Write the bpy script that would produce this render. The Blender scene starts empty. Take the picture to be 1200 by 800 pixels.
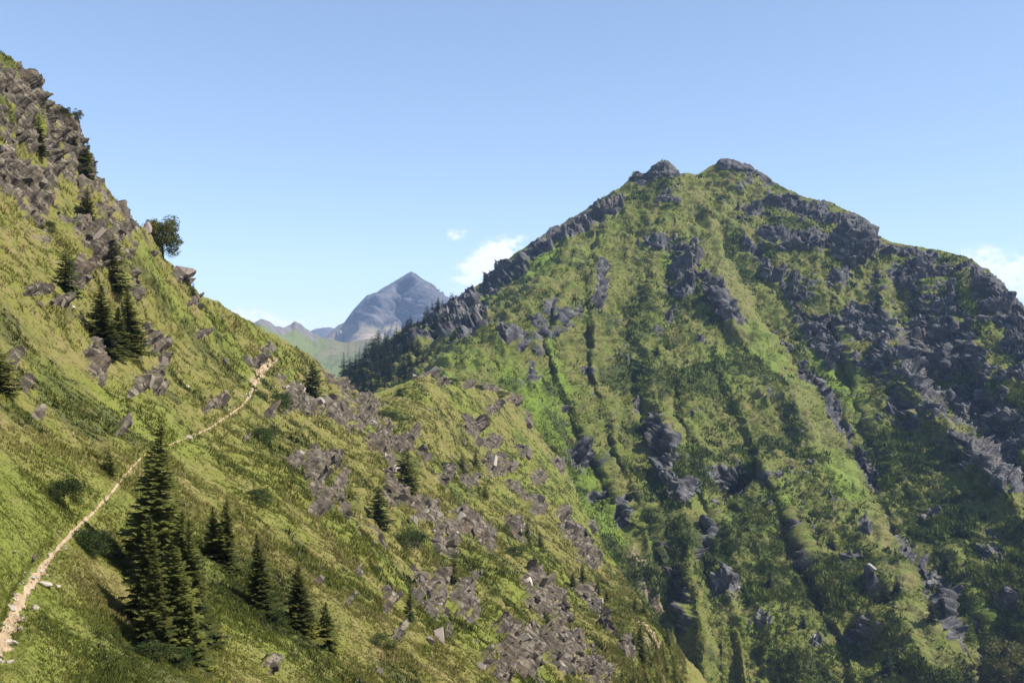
import bpy, bmesh, math, random
import numpy as np
random.seed(11)
rng = np.random.default_rng(11)
scene = bpy.context.scene
C = scene.collection
F = 1200.0 * 35.0 / 36.0            # focal length in units of the photograph's pixels
PI = math.pi

# ------------------------------------------------------------------ sun
SUN_AZ, SUN_EL = math.radians(103), math.radians(50)     # clockwise from the view direction
SUN = np.array([math.cos(SUN_EL)*math.sin(SUN_AZ), math.cos(SUN_EL)*math.cos(SUN_AZ), math.sin(SUN_EL)])

# ------------------------------------------------------------------ numeric helpers
def hash3(ix, iy, iz, seed):
    h = (ix.astype(np.uint32)*np.uint32(374761393) + iy.astype(np.uint32)*np.uint32(668265263)
         + iz.astype(np.uint32)*np.uint32(2147483647) + np.uint32((seed*974711 + 1013904223) & 0xffffffff))
    h = (h ^ (h >> np.uint32(13)))*np.uint32(1274126177)
    h = (h ^ (h >> np.uint32(16)))*np.uint32(2246822519)
    return h ^ (h >> np.uint32(13))

def h01(h): return (h & np.uint32(0xffffff)).astype(np.float32)/np.float32(16777216.0)

def vnoise(P, seed):
    """smooth value noise, -1..1, P is (n,3)"""
    fl = np.floor(P); i = fl.astype(np.int64); f = (P-fl).astype(np.float32)
    w = f*f*f*(f*(f*6-15)+10)
    out = np.zeros(len(P), np.float32)
    for dx in (0, 1):
        wx = w[:, 0] if dx else 1-w[:, 0]
        for dy in (0, 1):
            wy = wx*(w[:, 1] if dy else 1-w[:, 1])
            for dz in (0, 1):
                wz = wy*(w[:, 2] if dz else 1-w[:, 2])
                out += wz*h01(hash3(i[:, 0]+dx, i[:, 1]+dy, i[:, 2]+dz, seed))
    return out*2-1

def fbm(P, octaves=4, seed=0, gain=0.5):
    out = np.zeros(len(P), np.float32); a = 1.0; t = 0.0
    for o in range(octaves):
        out += a*vnoise(P*(2.03**o)+o*17.3, seed+o*7); t += a; a *= gain
    return out/t*1.6

def ridged(P, octaves=4, seed=0):
    out = np.zeros(len(P), np.float32); a = 1.0; t = 0.0
    for o in range(octaves):
        out += a*(1-2*np.abs(vnoise(P*(2.07**o)+o*11.1, seed+o*5))); t += a; a *= 0.5
    return out/t

def rotmat(ax, ay, az):
    cx, sx, cy, sy, cz, sz = math.cos(ax), math.sin(ax), math.cos(ay), math.sin(ay), math.cos(az), math.sin(az)
    return (np.array([[cz, -sz, 0], [sz, cz, 0], [0, 0, 1]]) @ np.array([[cy, 0, sy], [0, 1, 0], [-sy, 0, cy]])
            @ np.array([[1, 0, 0], [0, cx, -sx], [0, sx, cx]]))

def blocks(P, size, seed, aniso=(1, 1, 1), rot=None, tilt=0.9):
    """broken rock: every cell is a facet with its own height and tilt (metres)"""
    Q = P @ rot if rot is not None else P
    Q = Q/(np.array(aniso)*size)
    fl = np.floor(Q).astype(np.int64)
    best = np.full(len(P), 1e9, np.float32); bh = np.zeros(len(P), np.uint32)
    off = np.zeros((len(P), 3), np.float32)
    for dx in (-1, 0, 1):
        for dy in (-1, 0, 1):
            for dz in (-1, 0, 1):
                cx, cy, cz = fl[:, 0]+dx, fl[:, 1]+dy, fl[:, 2]+dz
                h = hash3(cx, cy, cz, seed)
                ox = Q[:, 0]-cx-h01(h); oy = Q[:, 1]-cy-h01(h*np.uint32(747796405)+np.uint32(1))
                oz = Q[:, 2]-cz-h01(h*np.uint32(277803737)+np.uint32(3))
                d = (ox*ox+oy*oy+oz*oz).astype(np.float32)
                m = d < best
                best[m] = d[m]; bh[m] = h[m]
                off[m, 0] = ox[m]; off[m, 1] = oy[m]; off[m, 2] = oz[m]
    g = np.stack([h01(bh*np.uint32(196314165)), h01(bh*np.uint32(907633515)+np.uint32(5)), h01(bh*np.uint32(3039177861)+np.uint32(9))], 1)*2-1
    return size*((h01(bh*np.uint32(1664525)+np.uint32(77))-0.5)*1.0 + tilt*(g*off).sum(1))

def terrace(P, h, seed, wob=0.9):
    """ledges: outward push, rising up each small cliff and falling back over the ledge above it (-0.5..0.5)"""
    t = P[:, 2]/h + wob*fbm(P/np.array([4.0*h, 4.0*h, 3.0*h]), 3, seed); f = t-np.floor(t)
    return np.where(f < 0.62, f/0.62, (1-f)/0.38)-0.5

def sstep(a, b, x):
    t = np.clip((x-a)/(b-a), 0, 1); return t*t*(3-2*t)

class TPS:
    """thin plate spline over the picture of 1/distance: a plane in space stays a plane"""
    def __init__(s, pts, lam=0.0):
        p = np.array(pts, float); s.x = p[:, :2]/400.0; w = 1.0/p[:, 2]; n = len(p)
        K = s.k(s.x, s.x) + lam*np.eye(n); Pm = np.c_[np.ones(n), s.x]
        A = np.zeros((n+3, n+3)); A[:n, :n] = K; A[:n, n:] = Pm; A[n:, :n] = Pm.T
        sol = np.linalg.solve(A, np.r_[w, 0, 0, 0]); s.a, s.b = sol[:n], sol[n:]
    def k(s, a, b):
        r2 = ((a[:, None]-b[None])**2).sum(2); return np.where(r2 > 0, r2*np.log(r2+1e-12), 0)
    def __call__(s, u, v):
        sh = u.shape; q = np.c_[u.ravel(), v.ravel()]/400.0; out = np.empty(len(q))
        for i in range(0, len(q), 60000):
            qq = q[i:i+60000]; out[i:i+60000] = s.k(qq, s.x) @ s.a + s.b[0] + qq @ s.b[1:]
        return 1.0/np.maximum(out.reshape(sh), 1/2500.0)

def spot(u, v, D):
    return np.stack([(u-600)/F*D, D, (400-v)/F*D], -1)

def polydist(u, v, line):
    """signed distance in the picture to a line drawn downwards (+ = right of it), position along it and overrun"""
    L = np.array(line, float); best = np.full(u.shape, 1e9); sg = np.zeros(u.shape); al = np.zeros(u.shape); ov = np.zeros(u.shape)
    n = len(L)-1
    for i in range(n):
        a, b = L[i, :2], L[i+1, :2]; t = b-a; ln = math.hypot(*t); t = t/ln
        dx, dy = u-a[0], v-a[1]; s = dx*t[0]+dy*t[1]; c = -(t[0]*dy-t[1]*dx)
        sc = np.clip(s, 0, ln); d = np.hypot(dx-sc*t[0], dy-sc*t[1]); m = d < best
        best = np.where(m, d, best); sg = np.where(m, np.where(c >= 0, 1.0, -1.0), sg); al = np.where(m, i+sc/ln, al)
        o = np.zeros(u.shape)
        if i == 0: o = np.maximum(o, -s)
        if i == n-1: o = np.maximum(o, s-ln)
        ov = np.where(m, o, ov)
    amp = np.interp(al, range(n+1), [p[2] if len(p) > 2 else 1.0 for p in line])
    return best*sg, amp*np.exp(-(ov/22.0)**2)

def blob(u, v, bs):
    out = np.zeros(u.shape)
    for b in bs:
        cu, cv, ru, rv = b[:4]; ang = math.radians(b[4]) if len(b) > 4 else 0; k = b[5] if len(b) > 5 else 1.0
        x, y = u-cu, v-cv; c, s = math.cos(ang), math.sin(ang)
        q = ((x*c+y*s)/ru)**2+((-x*s+y*c)/rv)**2
        out = np.maximum(out, k*np.exp(-0.7*q*q)) if k > 0 else out + k*np.exp(-0.7*q*q)
    return out

# ------------------------------------------------------------------ scene helpers
def tag(o, label=None, cat=None, group=None, kind=None):
    if label: o['label'] = label
    if cat: o['category'] = cat
    if group: o['group'] = group
    if kind: o['kind'] = kind
    return o

def link(name, me, mat=None, parent=None):
    o = bpy.data.objects.new(name, me); C.objects.link(o)
    if mat and not me.materials: me.materials.append(mat)
    if parent: o.parent = parent
    return o

def mesh_from(name, V, faces, smooth=True, attrs=None):
    """faces: (n,3) or (n,4) int array"""
    V = np.asarray(V, np.float32); faces = np.asarray(faces, np.int32); k = faces.shape[1]
    me = bpy.data.meshes.new(name)
    me.vertices.add(len(V)); me.vertices.foreach_set('co', V.ravel())
    me.loops.add(faces.size); me.loops.foreach_set('vertex_index', faces.ravel())
    me.polygons.add(len(faces)); me.polygons.foreach_set('loop_start', np.arange(0, faces.size, k, dtype=np.int32))
    me.polygons.foreach_set('use_smooth', np.full(len(faces), smooth, bool))
    me.update(calc_edges=True)
    for an, arr in (attrs or {}).items():
        a = me.attributes.new(an, 'FLOAT_COLOR', 'POINT')
        a.data.foreach_set('color', np.ascontiguousarray(arr, dtype=np.float32).ravel())
    return me

def grid_faces(nr, nc):
    i = np.arange(nr*nc, dtype=np.int32).reshape(nr, nc)
    return np.stack([i[:-1, :-1], i[:-1, 1:], i[1:, 1:], i[1:, :-1]], -1).reshape(-1, 4)

def grid_normals(G):
    du = np.gradient(G, axis=1); dv = np.gradient(G, axis=0)
    n = np.cross(du, dv); n /= np.linalg.norm(n, axis=2, keepdims=True)+1e-9
    flip = (n*G).sum(2) > 0                       # towards the open air, which is where the camera is
    n[flip] *= -1
    return n

def blur(A, k):
    for ax in (0, 1):
        c = np.cumsum(np.concatenate([np.repeat(np.take(A, [0], ax), k+1, ax), A, np.repeat(np.take(A, [-1], ax), k, ax)], ax), ax)
        n = A.shape[ax]
        A = (np.take(c, np.arange(2*k+1, 2*k+1+n), ax)-np.take(c, np.arange(0, n), ax))/(2*k+1)
    return A

# ------------------------------------------------------------------ materials
class NT:
    def __init__(s, name):
        s.m = bpy.data.materials.new(name); s.m.use_nodes = True; s.t = s.m.node_tree; s.n = s.t.nodes; s.l = s.t.links
        s.b = s.n['Principled BSDF']; s.b.inputs['Roughness'].default_value = 0.9; s.b.inputs['Specular IOR Level'].default_value = 0.15
    def put(s, inp, val):
        if hasattr(val, 'is_linked') or isinstance(val, bpy.types.NodeSocket): s.l.new(val, inp)
        else: inp.default_value = val
    def coord(s): 
        return s.n.new('ShaderNodeTexCoord').outputs['Object']
    def noise(s, scale, detail=4, rough=0.6, vec=None, dist=0.0):
        n = s.n.new('ShaderNodeTexNoise'); n.inputs['Scale'].default_value = scale; n.inputs['Detail'].default_value = detail
        n.inputs['Roughness'].default_value = rough; n.inputs['Distortion'].default_value = dist
        s.l.new(vec if vec is not None else s.coord(), n.inputs['Vector']); return n.outputs['Fac']
    def voro(s, scale, vec=None, feature='F1'):
        n = s.n.new('ShaderNodeTexVoronoi'); n.feature = feature; n.inputs['Scale'].default_value = scale
        s.l.new(vec if vec is not None else s.coord(), n.inputs['Vector']); return n.outputs
    def maprange(s, v, a, b, c=0.0, d=1.0):
        n = s.n.new('ShaderNodeMapRange'); n.interpolation_type = 'SMOOTHSTEP'
        s.put(n.inputs['Value'], v)
        for k, x in zip(('From Min', 'From Max', 'To Min', 'To Max'), (a, b, c, d)): n.inputs[k].default_value = x
        return n.outputs['Result']
    def mix(s, f, a, b, mode='MIX'):
        n = s.n.new('ShaderNodeMix'); n.data_type = 'RGBA'; n.blend_type = mode
        s.put(n.inputs[0], f)
        for i, x in ((6, a), (7, b)):
            if isinstance(x, tuple): n.inputs[i].default_value = (*x, 1) if len(x) == 3 else x
            else: s.l.new(x, n.inputs[i])
        return n.outputs[2]
    def math(s, op, a, b=0.0, c=None):
        n = s.n.new('ShaderNodeMath'); n.operation = op; s.put(n.inputs[0], a); s.put(n.inputs[1], b)
        if c is not None: s.put(n.inputs[2], c)
        return n.outputs[0]
    def attr(s, name):
        n = s.n.new('ShaderNodeAttribute'); n.attribute_name = name; return n
    def sep(s, col):
        n = s.n.new('ShaderNodeSeparateColor'); s.l.new(col, n.inputs[0]); return n.outputs
    def bump(s, h, dist, strength=1.0):
        n = s.n.new('ShaderNodeBump'); n.inputs['Distance'].default_value = dist; n.inputs['Strength'].default_value = strength
        s.l.new(h, n.inputs['Height']); s.l.new(n.outputs[0], s.b.inputs['Normal'])
    def scaled(s, sx, sy, sz, rot=(0, 0, 0)):
        n = s.n.new('ShaderNodeMapping'); n.inputs['Scale'].default_value = (sx, sy, sz); n.inputs['Rotation'].default_value = rot
        s.l.new(s.coord(), n.inputs[0]); return n.outputs[0]
    def color(s, c): s.l.new(c, s.b.inputs['Base Color'])

def terrain_material(name, k, grass, dry, lush, shrub, rock_d, rock_m, rock_l, soil=(0.36, 0.27, 0.18)):
    """k: coarseness in metres of the smallest pattern"""
    t = NT(name); at = t.attr('mask'); s = t.sep(at.outputs['Color']); R, S, B = s[0], s[1], s[2]; A = at.outputs['Alpha']
    n1 = t.noise(0.25/k, 5, 0.65); n2 = t.noise(1.3/k, 4, 0.7); n3 = t.noise(0.05/k, 3)
    g = t.mix(t.maprange(n1, 0.35, 0.68), grass, dry)
    g = t.mix(B, g, lush)
    g = t.mix(t.maprange(n2, 0.52, 0.72, 0, 0.65), g, shrub)
    g = t.mix(t.maprange(n2, 0.24, 0.42, 0.5, 0.0), g, dry)
    g = t.mix(t.math('MULTIPLY', S, t.maprange(n1, 0.25, 0.6, 0.55, 1.0)), g, shrub)
    g = t.mix(A, g, soil)
    lay = t.scaled(1, 1, 1, (0.5, -0.6, 0.3))
    mp = t.n.new('ShaderNodeMapping'); mp.inputs['Scale'].default_value = (0.5, 0.5, 2.2); t.l.new(lay, mp.inputs[0])
    r1 = t.noise(0.5/k, 6, 0.7, mp.outputs[0], 0.6); r2 = t.noise(2.4/k, 3, 0.65); vo = t.voro(0.8/k, mp.outputs[0])
    r = t.mix(t.maprange(r1, 0.32, 0.66), rock_d, rock_m)
    r = t.mix(t.maprange(r2, 0.55, 0.8, 0, .6), r, rock_l)
    vs = t.sep(vo['Color'])
    r = t.mix(t.maprange(vs[0], 0.6, 1.0, 0, 0.45), r, rock_l)
    r = t.mix(t.maprange(vs[1], 0.6, 1.0, 0, 0.4), r, rock_d)
    r = t.mix(t.maprange(n3, 0.55, 0.7, 0, 0.35), r, (rock_m[0]*1.15, rock_m[1]*0.92, rock_m[2]*0.75))
    edge = t.maprange(t.math('ADD', R, t.math('MULTIPLY', t.math('SUBTRACT', n2, 0.5), 0.9)), 0.36, 0.56)
    t.color(t.mix(edge, g, r))
    h = t.math('ADD', t.math('MULTIPLY', n2, 0.8), t.math('ADD', t.math('MULTIPLY', r2, 0.7), t.math('MULTIPLY', t.noise(4.5/k, 2), 0.4)))
    t.bump(h, 0.45*k, 0.6)
    return t.m

def leaf_material(name, dark, light, scale=0.7, per_object=True, trans=0.0):
    t = NT(name); n = t.noise(scale, 3, 0.7); c = t.mix(t.maprange(n, 0.35, 0.65), dark, light)
    if per_object:
        oi = t.n.new('ShaderNodeObjectInfo'); 
        hs = t.n.new('ShaderNodeHueSaturation'); t.l.new(c, hs.inputs['Color'])
        t.l.new(t.maprange(oi.outputs['Random'], 0, 1, 0.75, 1.3), hs.inputs['Value'])
        hs.inputs['Saturation'].default_value = 1.0; c = hs.outputs[0]
    t.color(c); t.b.inputs['Roughness'].default_value = 0.75
    if trans:
        out = t.n['Material Output']; tr = t.n.new('ShaderNodeBsdfTranslucent'); t.l.new(c, tr.inputs[0])
        mx = t.n.new('ShaderNodeMixShader'); mx.inputs[0].default_value = trans
        t.l.new(t.b.outputs[0], mx.inputs[1]); t.l.new(tr.outputs[0], mx.inputs[2]); t.l.new(mx.outputs[0], out.inputs[0])
    return t.m

def tint_material(name, ramp, rough=0.85, trans=0.25):
    """small leaves and blades: colour chosen by the blade's own number"""
    t = NT(name); a = t.attr('tint'); r = t.n.new('ShaderNodeValToRGB'); s = t.sep(a.outputs['Color'])
    t.l.new(s[0], r.inputs[0]); e = r.color_ramp.elements
    e[0].position, e[0].color = 0.0, (*ramp[0], 1); e[1].position, e[1].color = 1.0, (*ramp[-1], 1)
    for i, c in enumerate(ramp[1:-1]):
        q = e.new((i+1)/(len(ramp)-1)); q.color = (*c, 1)
    t.color(r.outputs[0]); t.b.inputs['Roughness'].default_value = rough
    out = t.n['Material Output']; tr = t.n.new('ShaderNodeBsdfTranslucent'); t.l.new(r.outputs[0], tr.inputs[0])
    mx = t.n.new('ShaderNodeMixShader'); mx.inputs[0].default_value = trans
    t.l.new(t.b.outputs[0], mx.inputs[1]); t.l.new(tr.outputs[0], mx.inputs[2]); t.l.new(mx.outputs[0], out.inputs[0])
    return t.m

def rock_material(name, d, m, l, scale=2.0):
    t = NT(name); n = t.noise(scale, 6, 0.7); n2 = t.noise(scale*5, 3, 0.6)
    c = t.mix(t.maprange(n, 0.35, 0.62), m, l); c = t.mix(t.maprange(n2, 0.55, 0.75), c, d)
    oi = t.n.new('ShaderNodeObjectInfo'); hs = t.n.new('ShaderNodeHueSaturation'); t.l.new(c, hs.inputs['Color'])
    t.l.new(t.maprange(oi.outputs['Random'], 0, 1, 0.7, 1.2), hs.inputs['Value']); t.color(hs.outputs[0])
    t.bump(n2, 0.06, 0.8); return t.m

M = {}
M['hillside'] = terrain_material('alpine_turf_and_rock', 0.55, (0.128, 0.128, 0.026), (0.170, 0.138, 0.052), (0.122, 0.150, 0.020),
                                 (0.042, 0.050, 0.016), (0.028, 0.023, 0.017), (0.104, 0.085, 0.063), (0.32, 0.265, 0.195))
M['mountain'] = terrain_material('mountain_turf_and_rock', 2.6, (0.104, 0.122, 0.024), (0.135, 0.120, 0.040), (0.116, 0.172, 0.021),
                                 (0.036, 0.048, 0.014), (0.040, 0.038, 0.039), (0.088, 0.085, 0.085), (0.24, 0.23, 0.22), (0.30, 0.22, 0.165))
M['far_hill'] = terrain_material('far_pasture', 11.0, (0.12, 0.13, 0.05), (0.15, 0.135, 0.07), (0.11, 0.14, 0.04),
                                 (0.06, 0.07, 0.035), (0.09, 0.085, 0.08), (0.15, 0.14, 0.13), (0.24, 0.22, 0.20))
M['peak'] = terrain_material('far_rock_peak', 16.0, (0.13, 0.125, 0.07), (0.16, 0.14, 0.095), (0.12, 0.13, 0.06),
                             (0.06, 0.06, 0.04), (0.050, 0.049, 0.050), (0.090, 0.087, 0.086), (0.18, 0.17, 0.165))
M['needles'] = leaf_material('spruce_needles', (0.032, 0.042, 0.011), (0.150, 0.150, 0.030), 1.2, True, 0.28)
M['needles_light'] = leaf_material('larch_needles', (0.028, 0.044, 0.012), (0.072, 0.086, 0.021), 1.0, True, 0.2)
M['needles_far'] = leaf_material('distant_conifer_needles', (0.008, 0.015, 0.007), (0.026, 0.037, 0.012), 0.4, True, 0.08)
M['leaves'] = leaf_material('shrub_leaves', (0.022, 0.036, 0.010), (0.060, 0.080, 0.018), 1.6, True, 0.2)
M['bark'] = rock_material('conifer_bark', (0.035, 0.026, 0.020), (0.075, 0.056, 0.042), (0.11, 0.085, 0.065), 3.0)
M['stone'] = rock_material('pale_stone', (0.15, 0.11, 0.085), (0.29, 0.24, 0.19), (0.42, 0.36, 0.29), 1.5)
M['boulder'] = rock_material('dark_boulder_rock', (0.08, 0.07, 0.06), (0.17, 0.14, 0.12), (0.30, 0.24, 0.20), 1.0)
M['ground'] = terrain_material('valley_ground', 20.0, (0.08, 0.10, 0.03), (0.11, 0.10, 0.05), (0.09, 0.12, 0.03), (0.03, 0.045, 0.015),
                               (0.1, 0.1, 0.1), (0.15, 0.14, 0.14), (0.25, 0.24, 0.23))
t = NT('trail_earth'); n = t.noise(1.8, 5, 0.65); n2 = t.noise(9.0, 3, 0.6)
cc = t.mix(t.maprange(n, 0.35, 0.65), (0.27, 0.185, 0.105), (0.40, 0.30, 0.19)); cc = t.mix(t.maprange(n2, 0.55, 0.75, 0, 0.7), cc, (0.24, 0.17, 0.11))
t.color(cc); t.bump(n2, 0.08, 0.9); M['path'] = t.m

# ------------------------------------------------------------------ near hillside
NEAR_D = TPS([
 (0,740,29),(0,800,26),(-150,740,20),(250,800,37.5),(500,800,63),(600,800,86),(700,800,140),(790,800,225),(835,835,235),(750,750,195),
 (180,770,36.5),(100,620,42.5),(160,545,60),(220,513,83),(290,460,150),(310,430,190),
 (-10,50,128),(60,120,140),(100,190,150),(190,300,167),(235,345,178),(300,380,208),(350,410,232),(395,448,258),(430,463,290),(470,450,320),(500,437,345),(525,447,370),(592,440,515),
 (0,400,62),(0,250,92),(100,400,86),(150,300,125),(50,500,52),(300,600,73),(400,600,108),(400,500,195),(350,480,178),(230,430,135),
 (500,600,172),(500,500,262),(600,600,250),(600,500,430),(600,700,145),(520,700,108),(700,700,250),(700,620,430),(650,540,462),(560,520,330),(680,660,280),(640,640,240),
 (300,1500,16),(800,1500,26),(-260,1500,11),(-260,740,19),(-260,400,34),(-260,60,85),(-260,-120,120)], 0.0)
NEAR_SIL = [(-260,-110),(-100,-40),(-20,48),(0,60),(15,68),(30,80),(42,92),(58,116),(78,128),(95,160),(112,200),(130,225),(145,246),(160,260),(172,268),(190,300),(205,312),(222,325),(236,343),(265,360),(300,380),
            (330,396),(352,410),(375,428),(395,446),(412,455),(430,463),(445,458),(470,450),(486,443),(500,437),(512,440),(524,447),(545,447),(560,449),(575,451),(590,456),(604,464),(622,490),(645,525),(670,570),
            (700,622),(725,662),(752,705),(785,746),(815,785),(838,812),(860,842)]
NEAR_ROCK = [(58,178,70,105,-38,0.80),(20,110,40,50,0,0.7),(120,270,45,40,40,0.75),(94,316,11,20,10),(156,335,9,20,0),(218,322,17,12,30,1.2),(224,356,8,5),(110,426,11,30,-12,1.1),(172,400,10,22,-10),(178,452,12,17),(153,462,8,10),(185,430,8,12),
 (42,342,15,6),(58,358,14,5),(45,485,13,9,20),(16,420,6,14,-20),(31,446,6,11,-20),(145,498,6,8),(247,478,9,5),(300,426,16,5),(315,408,12,3),(338,468,8,18,10),(315,485,7,5),(340,546,8,9),
 (364,564,11,34,-8),(396,584,6,20,-10),(368,602,12,9),(304,792,9,11),(364,477,20,11,20),(394,485,16,13,20),(420,488,45,20,25,0.62),(381,543,9,15),(457,556,7,24,-10),(466,577,12,15),(502,602,10,17,-20),(521,634,13,20,-35),(484,592,8,12),
 (564,630,9,20,-30),(542,613,15,9,35),(500,702,14,26,-35,1.2),(513,683,13,9),(542,711,12,24,-25),(581,783,17,24,-25),(604,774,16,24,-30),(415,677,6,7),(445,715,6,14),(551,502,6,16,-25),(570,520,13,5,15),(585,545,18,9,25),(602,570,12,7,30),
 (547,566,12,5,30),(593,740,14,8),(623,690,12,22,-10),(620,595,16,7,30),(607,620,18,9,35),(670,629,18,8,40),(686,655,16,9,35),(656,606,13,4,40),(634,705,22,13,25),(650,700,20,7,40),(664,746,30,12,50),(643,764,34,13,45),(610,775,16,18),
 (690,784,24,10,50),(706,726,24,5,45),(683,694,18,5,45),(735,760,14,5,45),(500,438,13,5),(573,451,13,7,15),(548,452,8,4),(600,468,6,9,-25),(617,492,5,9,-30),(652,545,5,11,-30),(692,616,5,9,-30),(630,560,9,6,40),(610,530,8,5,40),(575,480,7,6,20),(487,440,6,4),(520,447,9,4),(400,452,12,6,30),(385,445,12,5,40),(545,596,8,6),(470,520,14,10,0,.8),(440,520,12,12,0,.8),
 (330,440,6,10),(285,520,5,5),(520,560,6,8),(480,640,7,9),(560,670,7,9),(525,740,6,9),(560,755,9,7),(455,760,6,7),(395,720,4,6),(365,690,5,5),(230,395,5,4),(260,370,6,3)]
TRAIL = [(-14,775),(0,742),(10,715),(28,690),(45,668),(58,652),(80,628),(96,612),(112,598),(128,580),(142,562),(156,546),(168,533),(185,524),(205,518),(222,513),(240,504),(262,491),(280,480),(290,468),(296,456),(301,444),(306,434),(314,428),(322,424)]

def make_sheet(us, sil, v_low, v_step_rows, n_rows, depth_fn, wob=None):
    """rows run from below the picture's edge up to the crest; depth_fn gives the distance of every vertex"""
    us = np.asarray(us, float); vs = np.interp(us, [p[0] for p in sil], [p[1] for p in sil])
    if wob is not None: vs = vs+wob(us)
    low = np.array(v_low, float)
    vb = low[-1]
    s = np.linspace(0, 1, n_rows)
    V = np.concatenate([np.repeat(low[:-1, None], len(us), 1), vb+(vs[None]-vb)*s[:, None]], 0)
    U = np.repeat(us[None], len(V), 0)
    return U, V, depth_fn(U, V), vs

def smooth_noise_1d(us, amp, seed, wl):
    P = np.c_[us/wl, np.full(len(us), seed*3.7), np.zeros(len(us))]
    return amp*fbm(P, 4, seed)

us1 = np.concatenate([np.arange(-260, -20, 8.0), np.arange(-20, 846, 0.95), np.arange(846, 861, 5)])
low1 = [1500, 1380, 1270, 1170, 1090, 1020, 965, 920, 885, 858, 840, 826]
U1, V1, D1, vs1 = make_sheet(us1, NEAR_SIL, low1, None, 800, NEAR_D, lambda u: smooth_noise_1d(u, 7.0, 6, 30.0)*sstep(575, 640, u))
G1 = spot(U1, V1, D1)
N1 = grid_normals(blur(G1, 3))
P = G1.reshape(-1, 3); n_ = N1.reshape(-1, 3); u_ = U1.ravel(); v_ = V1.ravel(); d_ = D1.ravel()
td, _ = polydist(U1, V1, [(p[0], p[1]) for p in TRAIL[::-1]])
wpx = 0.55*F/D1
trail_clear = 1-sstep(0.8, 2.6, np.abs(td)/np.maximum(wpx*0.5, 2)).ravel()
rb = blob(U1, V1, NEAR_ROCK).ravel()
nz1 = fbm(P/9.0, 4, 3); nz2 = fbm(P/2.6, 4, 5)
wide = fbm(P/30.0, 3, 9)
nz3 = fbm(P/0.8, 3, 7)
rb = rb + blob(U1, V1, [(470,570,95,150,-30,.16),(640,720,90,80,-30,.14),(170,440,80,70,0,.10),(30,430,50,70,0,.08)]).ravel()
rocky = rb*(0.80+0.35*nz2) + 0.28*nz1 + 0.26*nz2 + 0.13*nz3 - 0.13 + 0.05*wide
rocky = np.where(v_ < 826, rocky, 0.2*nz1)
mr = sstep(0.34, 0.62, rocky)*(1-trail_clear)
up_left = sstep(300, 120, u_)*sstep(380, 250, v_)
RT = rotmat(0.5, -0.65, 0.35)
dist_k = np.clip(d_/140.0, 0.45, 2.0)
disp = (1.1*wide + 0.55*nz1*np.clip(d_/80, .5, 1.6))*(1-0.8*trail_clear)
disp += (0.16*fbm(P/1.1, 3, 21)+0.26*fbm(P/2.3, 2, 22))*np.clip(d_/70, .6, 1.7)*(1-trail_clear)
sel = np.where(mr > 0.005)[0]
Pr = P[sel] + 0.25*np.stack([fbm(P[sel]/1.5, 2, 31), fbm(P[sel]/1.5, 2, 32), fbm(P[sel]/1.5, 2, 33)], 1)
b = np.zeros(len(sel)); dsel = d_[sel]+18*nz1[sel]
for lo, hi, f in ((0, 90, .55), (90, 185, .85), (185, 9999, 1.45)):
    q = np.where((dsel >= lo) & (dsel < hi))[0]; Pq = Pr[q]
    b[q] = 0.75*blocks(Pq, 4.6*f, 41, (1.1, 0.8, 1.2), RT) + 0.80*blocks(Pq, 1.9*f, 42, (1.1, 0.7, 1.25), RT) + 0.6*blocks(Pq, 0.8*f, 43, (1.15, 0.7, 1.2), RT)
    b[q] += (2.4*terrace(Pq, 4.2*f, 51)+1.5*terrace(Pq, 1.7*f, 52))*f
disp[sel] += mr[sel]*(b*0.47 + 0.004*d_[sel]*np.clip(rocky[sel], 0, 1) + 0.1)
disp = disp*(0.45+0.55*sstep(0, 9, v_-np.repeat(vs1[None], len(V1), 0).ravel()))
G1d = G1 + N1*disp.reshape(V1.shape)[..., None]
# crest and the slope falling away behind it
def add_back(G, steps, drop, out_dir=None):
    top = G[-1]; h = top.copy(); h[:, 2] = 0; h /= np.linalg.norm(h, axis=1, keepdims=True)
    rows = []
    for L in steps:
        q = top + h*L; q[:, 2] -= drop*max(L-0.3*steps[0], 0)*(0.55+0.45*min(1, L/steps[-1]*4)); rows.append(q)
    return np.concatenate([G, np.stack(rows)], 0)
back1 = [0.6, 1.5, 3, 6, 11, 20, 35, 60, 100, 160]
G1f = add_back(G1d, back1, 1.0)
Nf = grid_normals(G1d)
nzf = blur(Nf[..., 2], 1)
rock_final = np.clip(rocky*0.95 - 0.02 + 1.0*(0.60-nzf.ravel())*sstep(0.12, 0.4, rocky) , 0, 1)
rock_final = np.where(trail_clear > 0.5, 0, rock_final)*(v_ < 1000)
shr = sstep(0.25, 0.75, fbm(P/7.0, 4, 61)+0.25*fbm(P/1.8, 3, 62)+0.12)
lush = sstep(0.0, 0.7, fbm(P/16.0, 3, 71)+blob(U1, V1, [(70,570,90,60,0,.6),(170,500,80,30,40,.8),(300,400,70,40,30,.4),(620,560,50,20,55,.7),(700,640,60,10,55,1.0),(640,560,80,10,55,1.0),(560,490,40,14,50,.6),(60,470,60,50,0,.6),(560,720,30,60,-10,.3)]).ravel())
mask1 = np.stack([rock_final, shr*0.7, lush*0.6, np.zeros_like(shr)], 1).astype(np.float32)
soil_bl = blob(U1, V1, [(313,425,16,4,-20,1),(301,440,6,12,20,.9),(765,752,7,16,-30,1.0),(757,735,5,8,-30,.8)]).ravel()
mask1[:, 3] = np.clip(soil_bl*(0.8+0.5*nz2), 0, 1)
nb = len(back1)*len(us1)
mask1 = np.concatenate([mask1, np.tile(mask1[-len(us1):], (len(back1), 1))])
hill = link('hillside', mesh_from('hillside', G1f.reshape(-1, 3), grid_faces(*G1f.shape[:2]), True, {'mask': mask1}), M['hillside'])
tag(hill, 'steep sunlit grass and rock slope falling from upper left towards the gully', 'hillside', None, 'structure')

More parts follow.
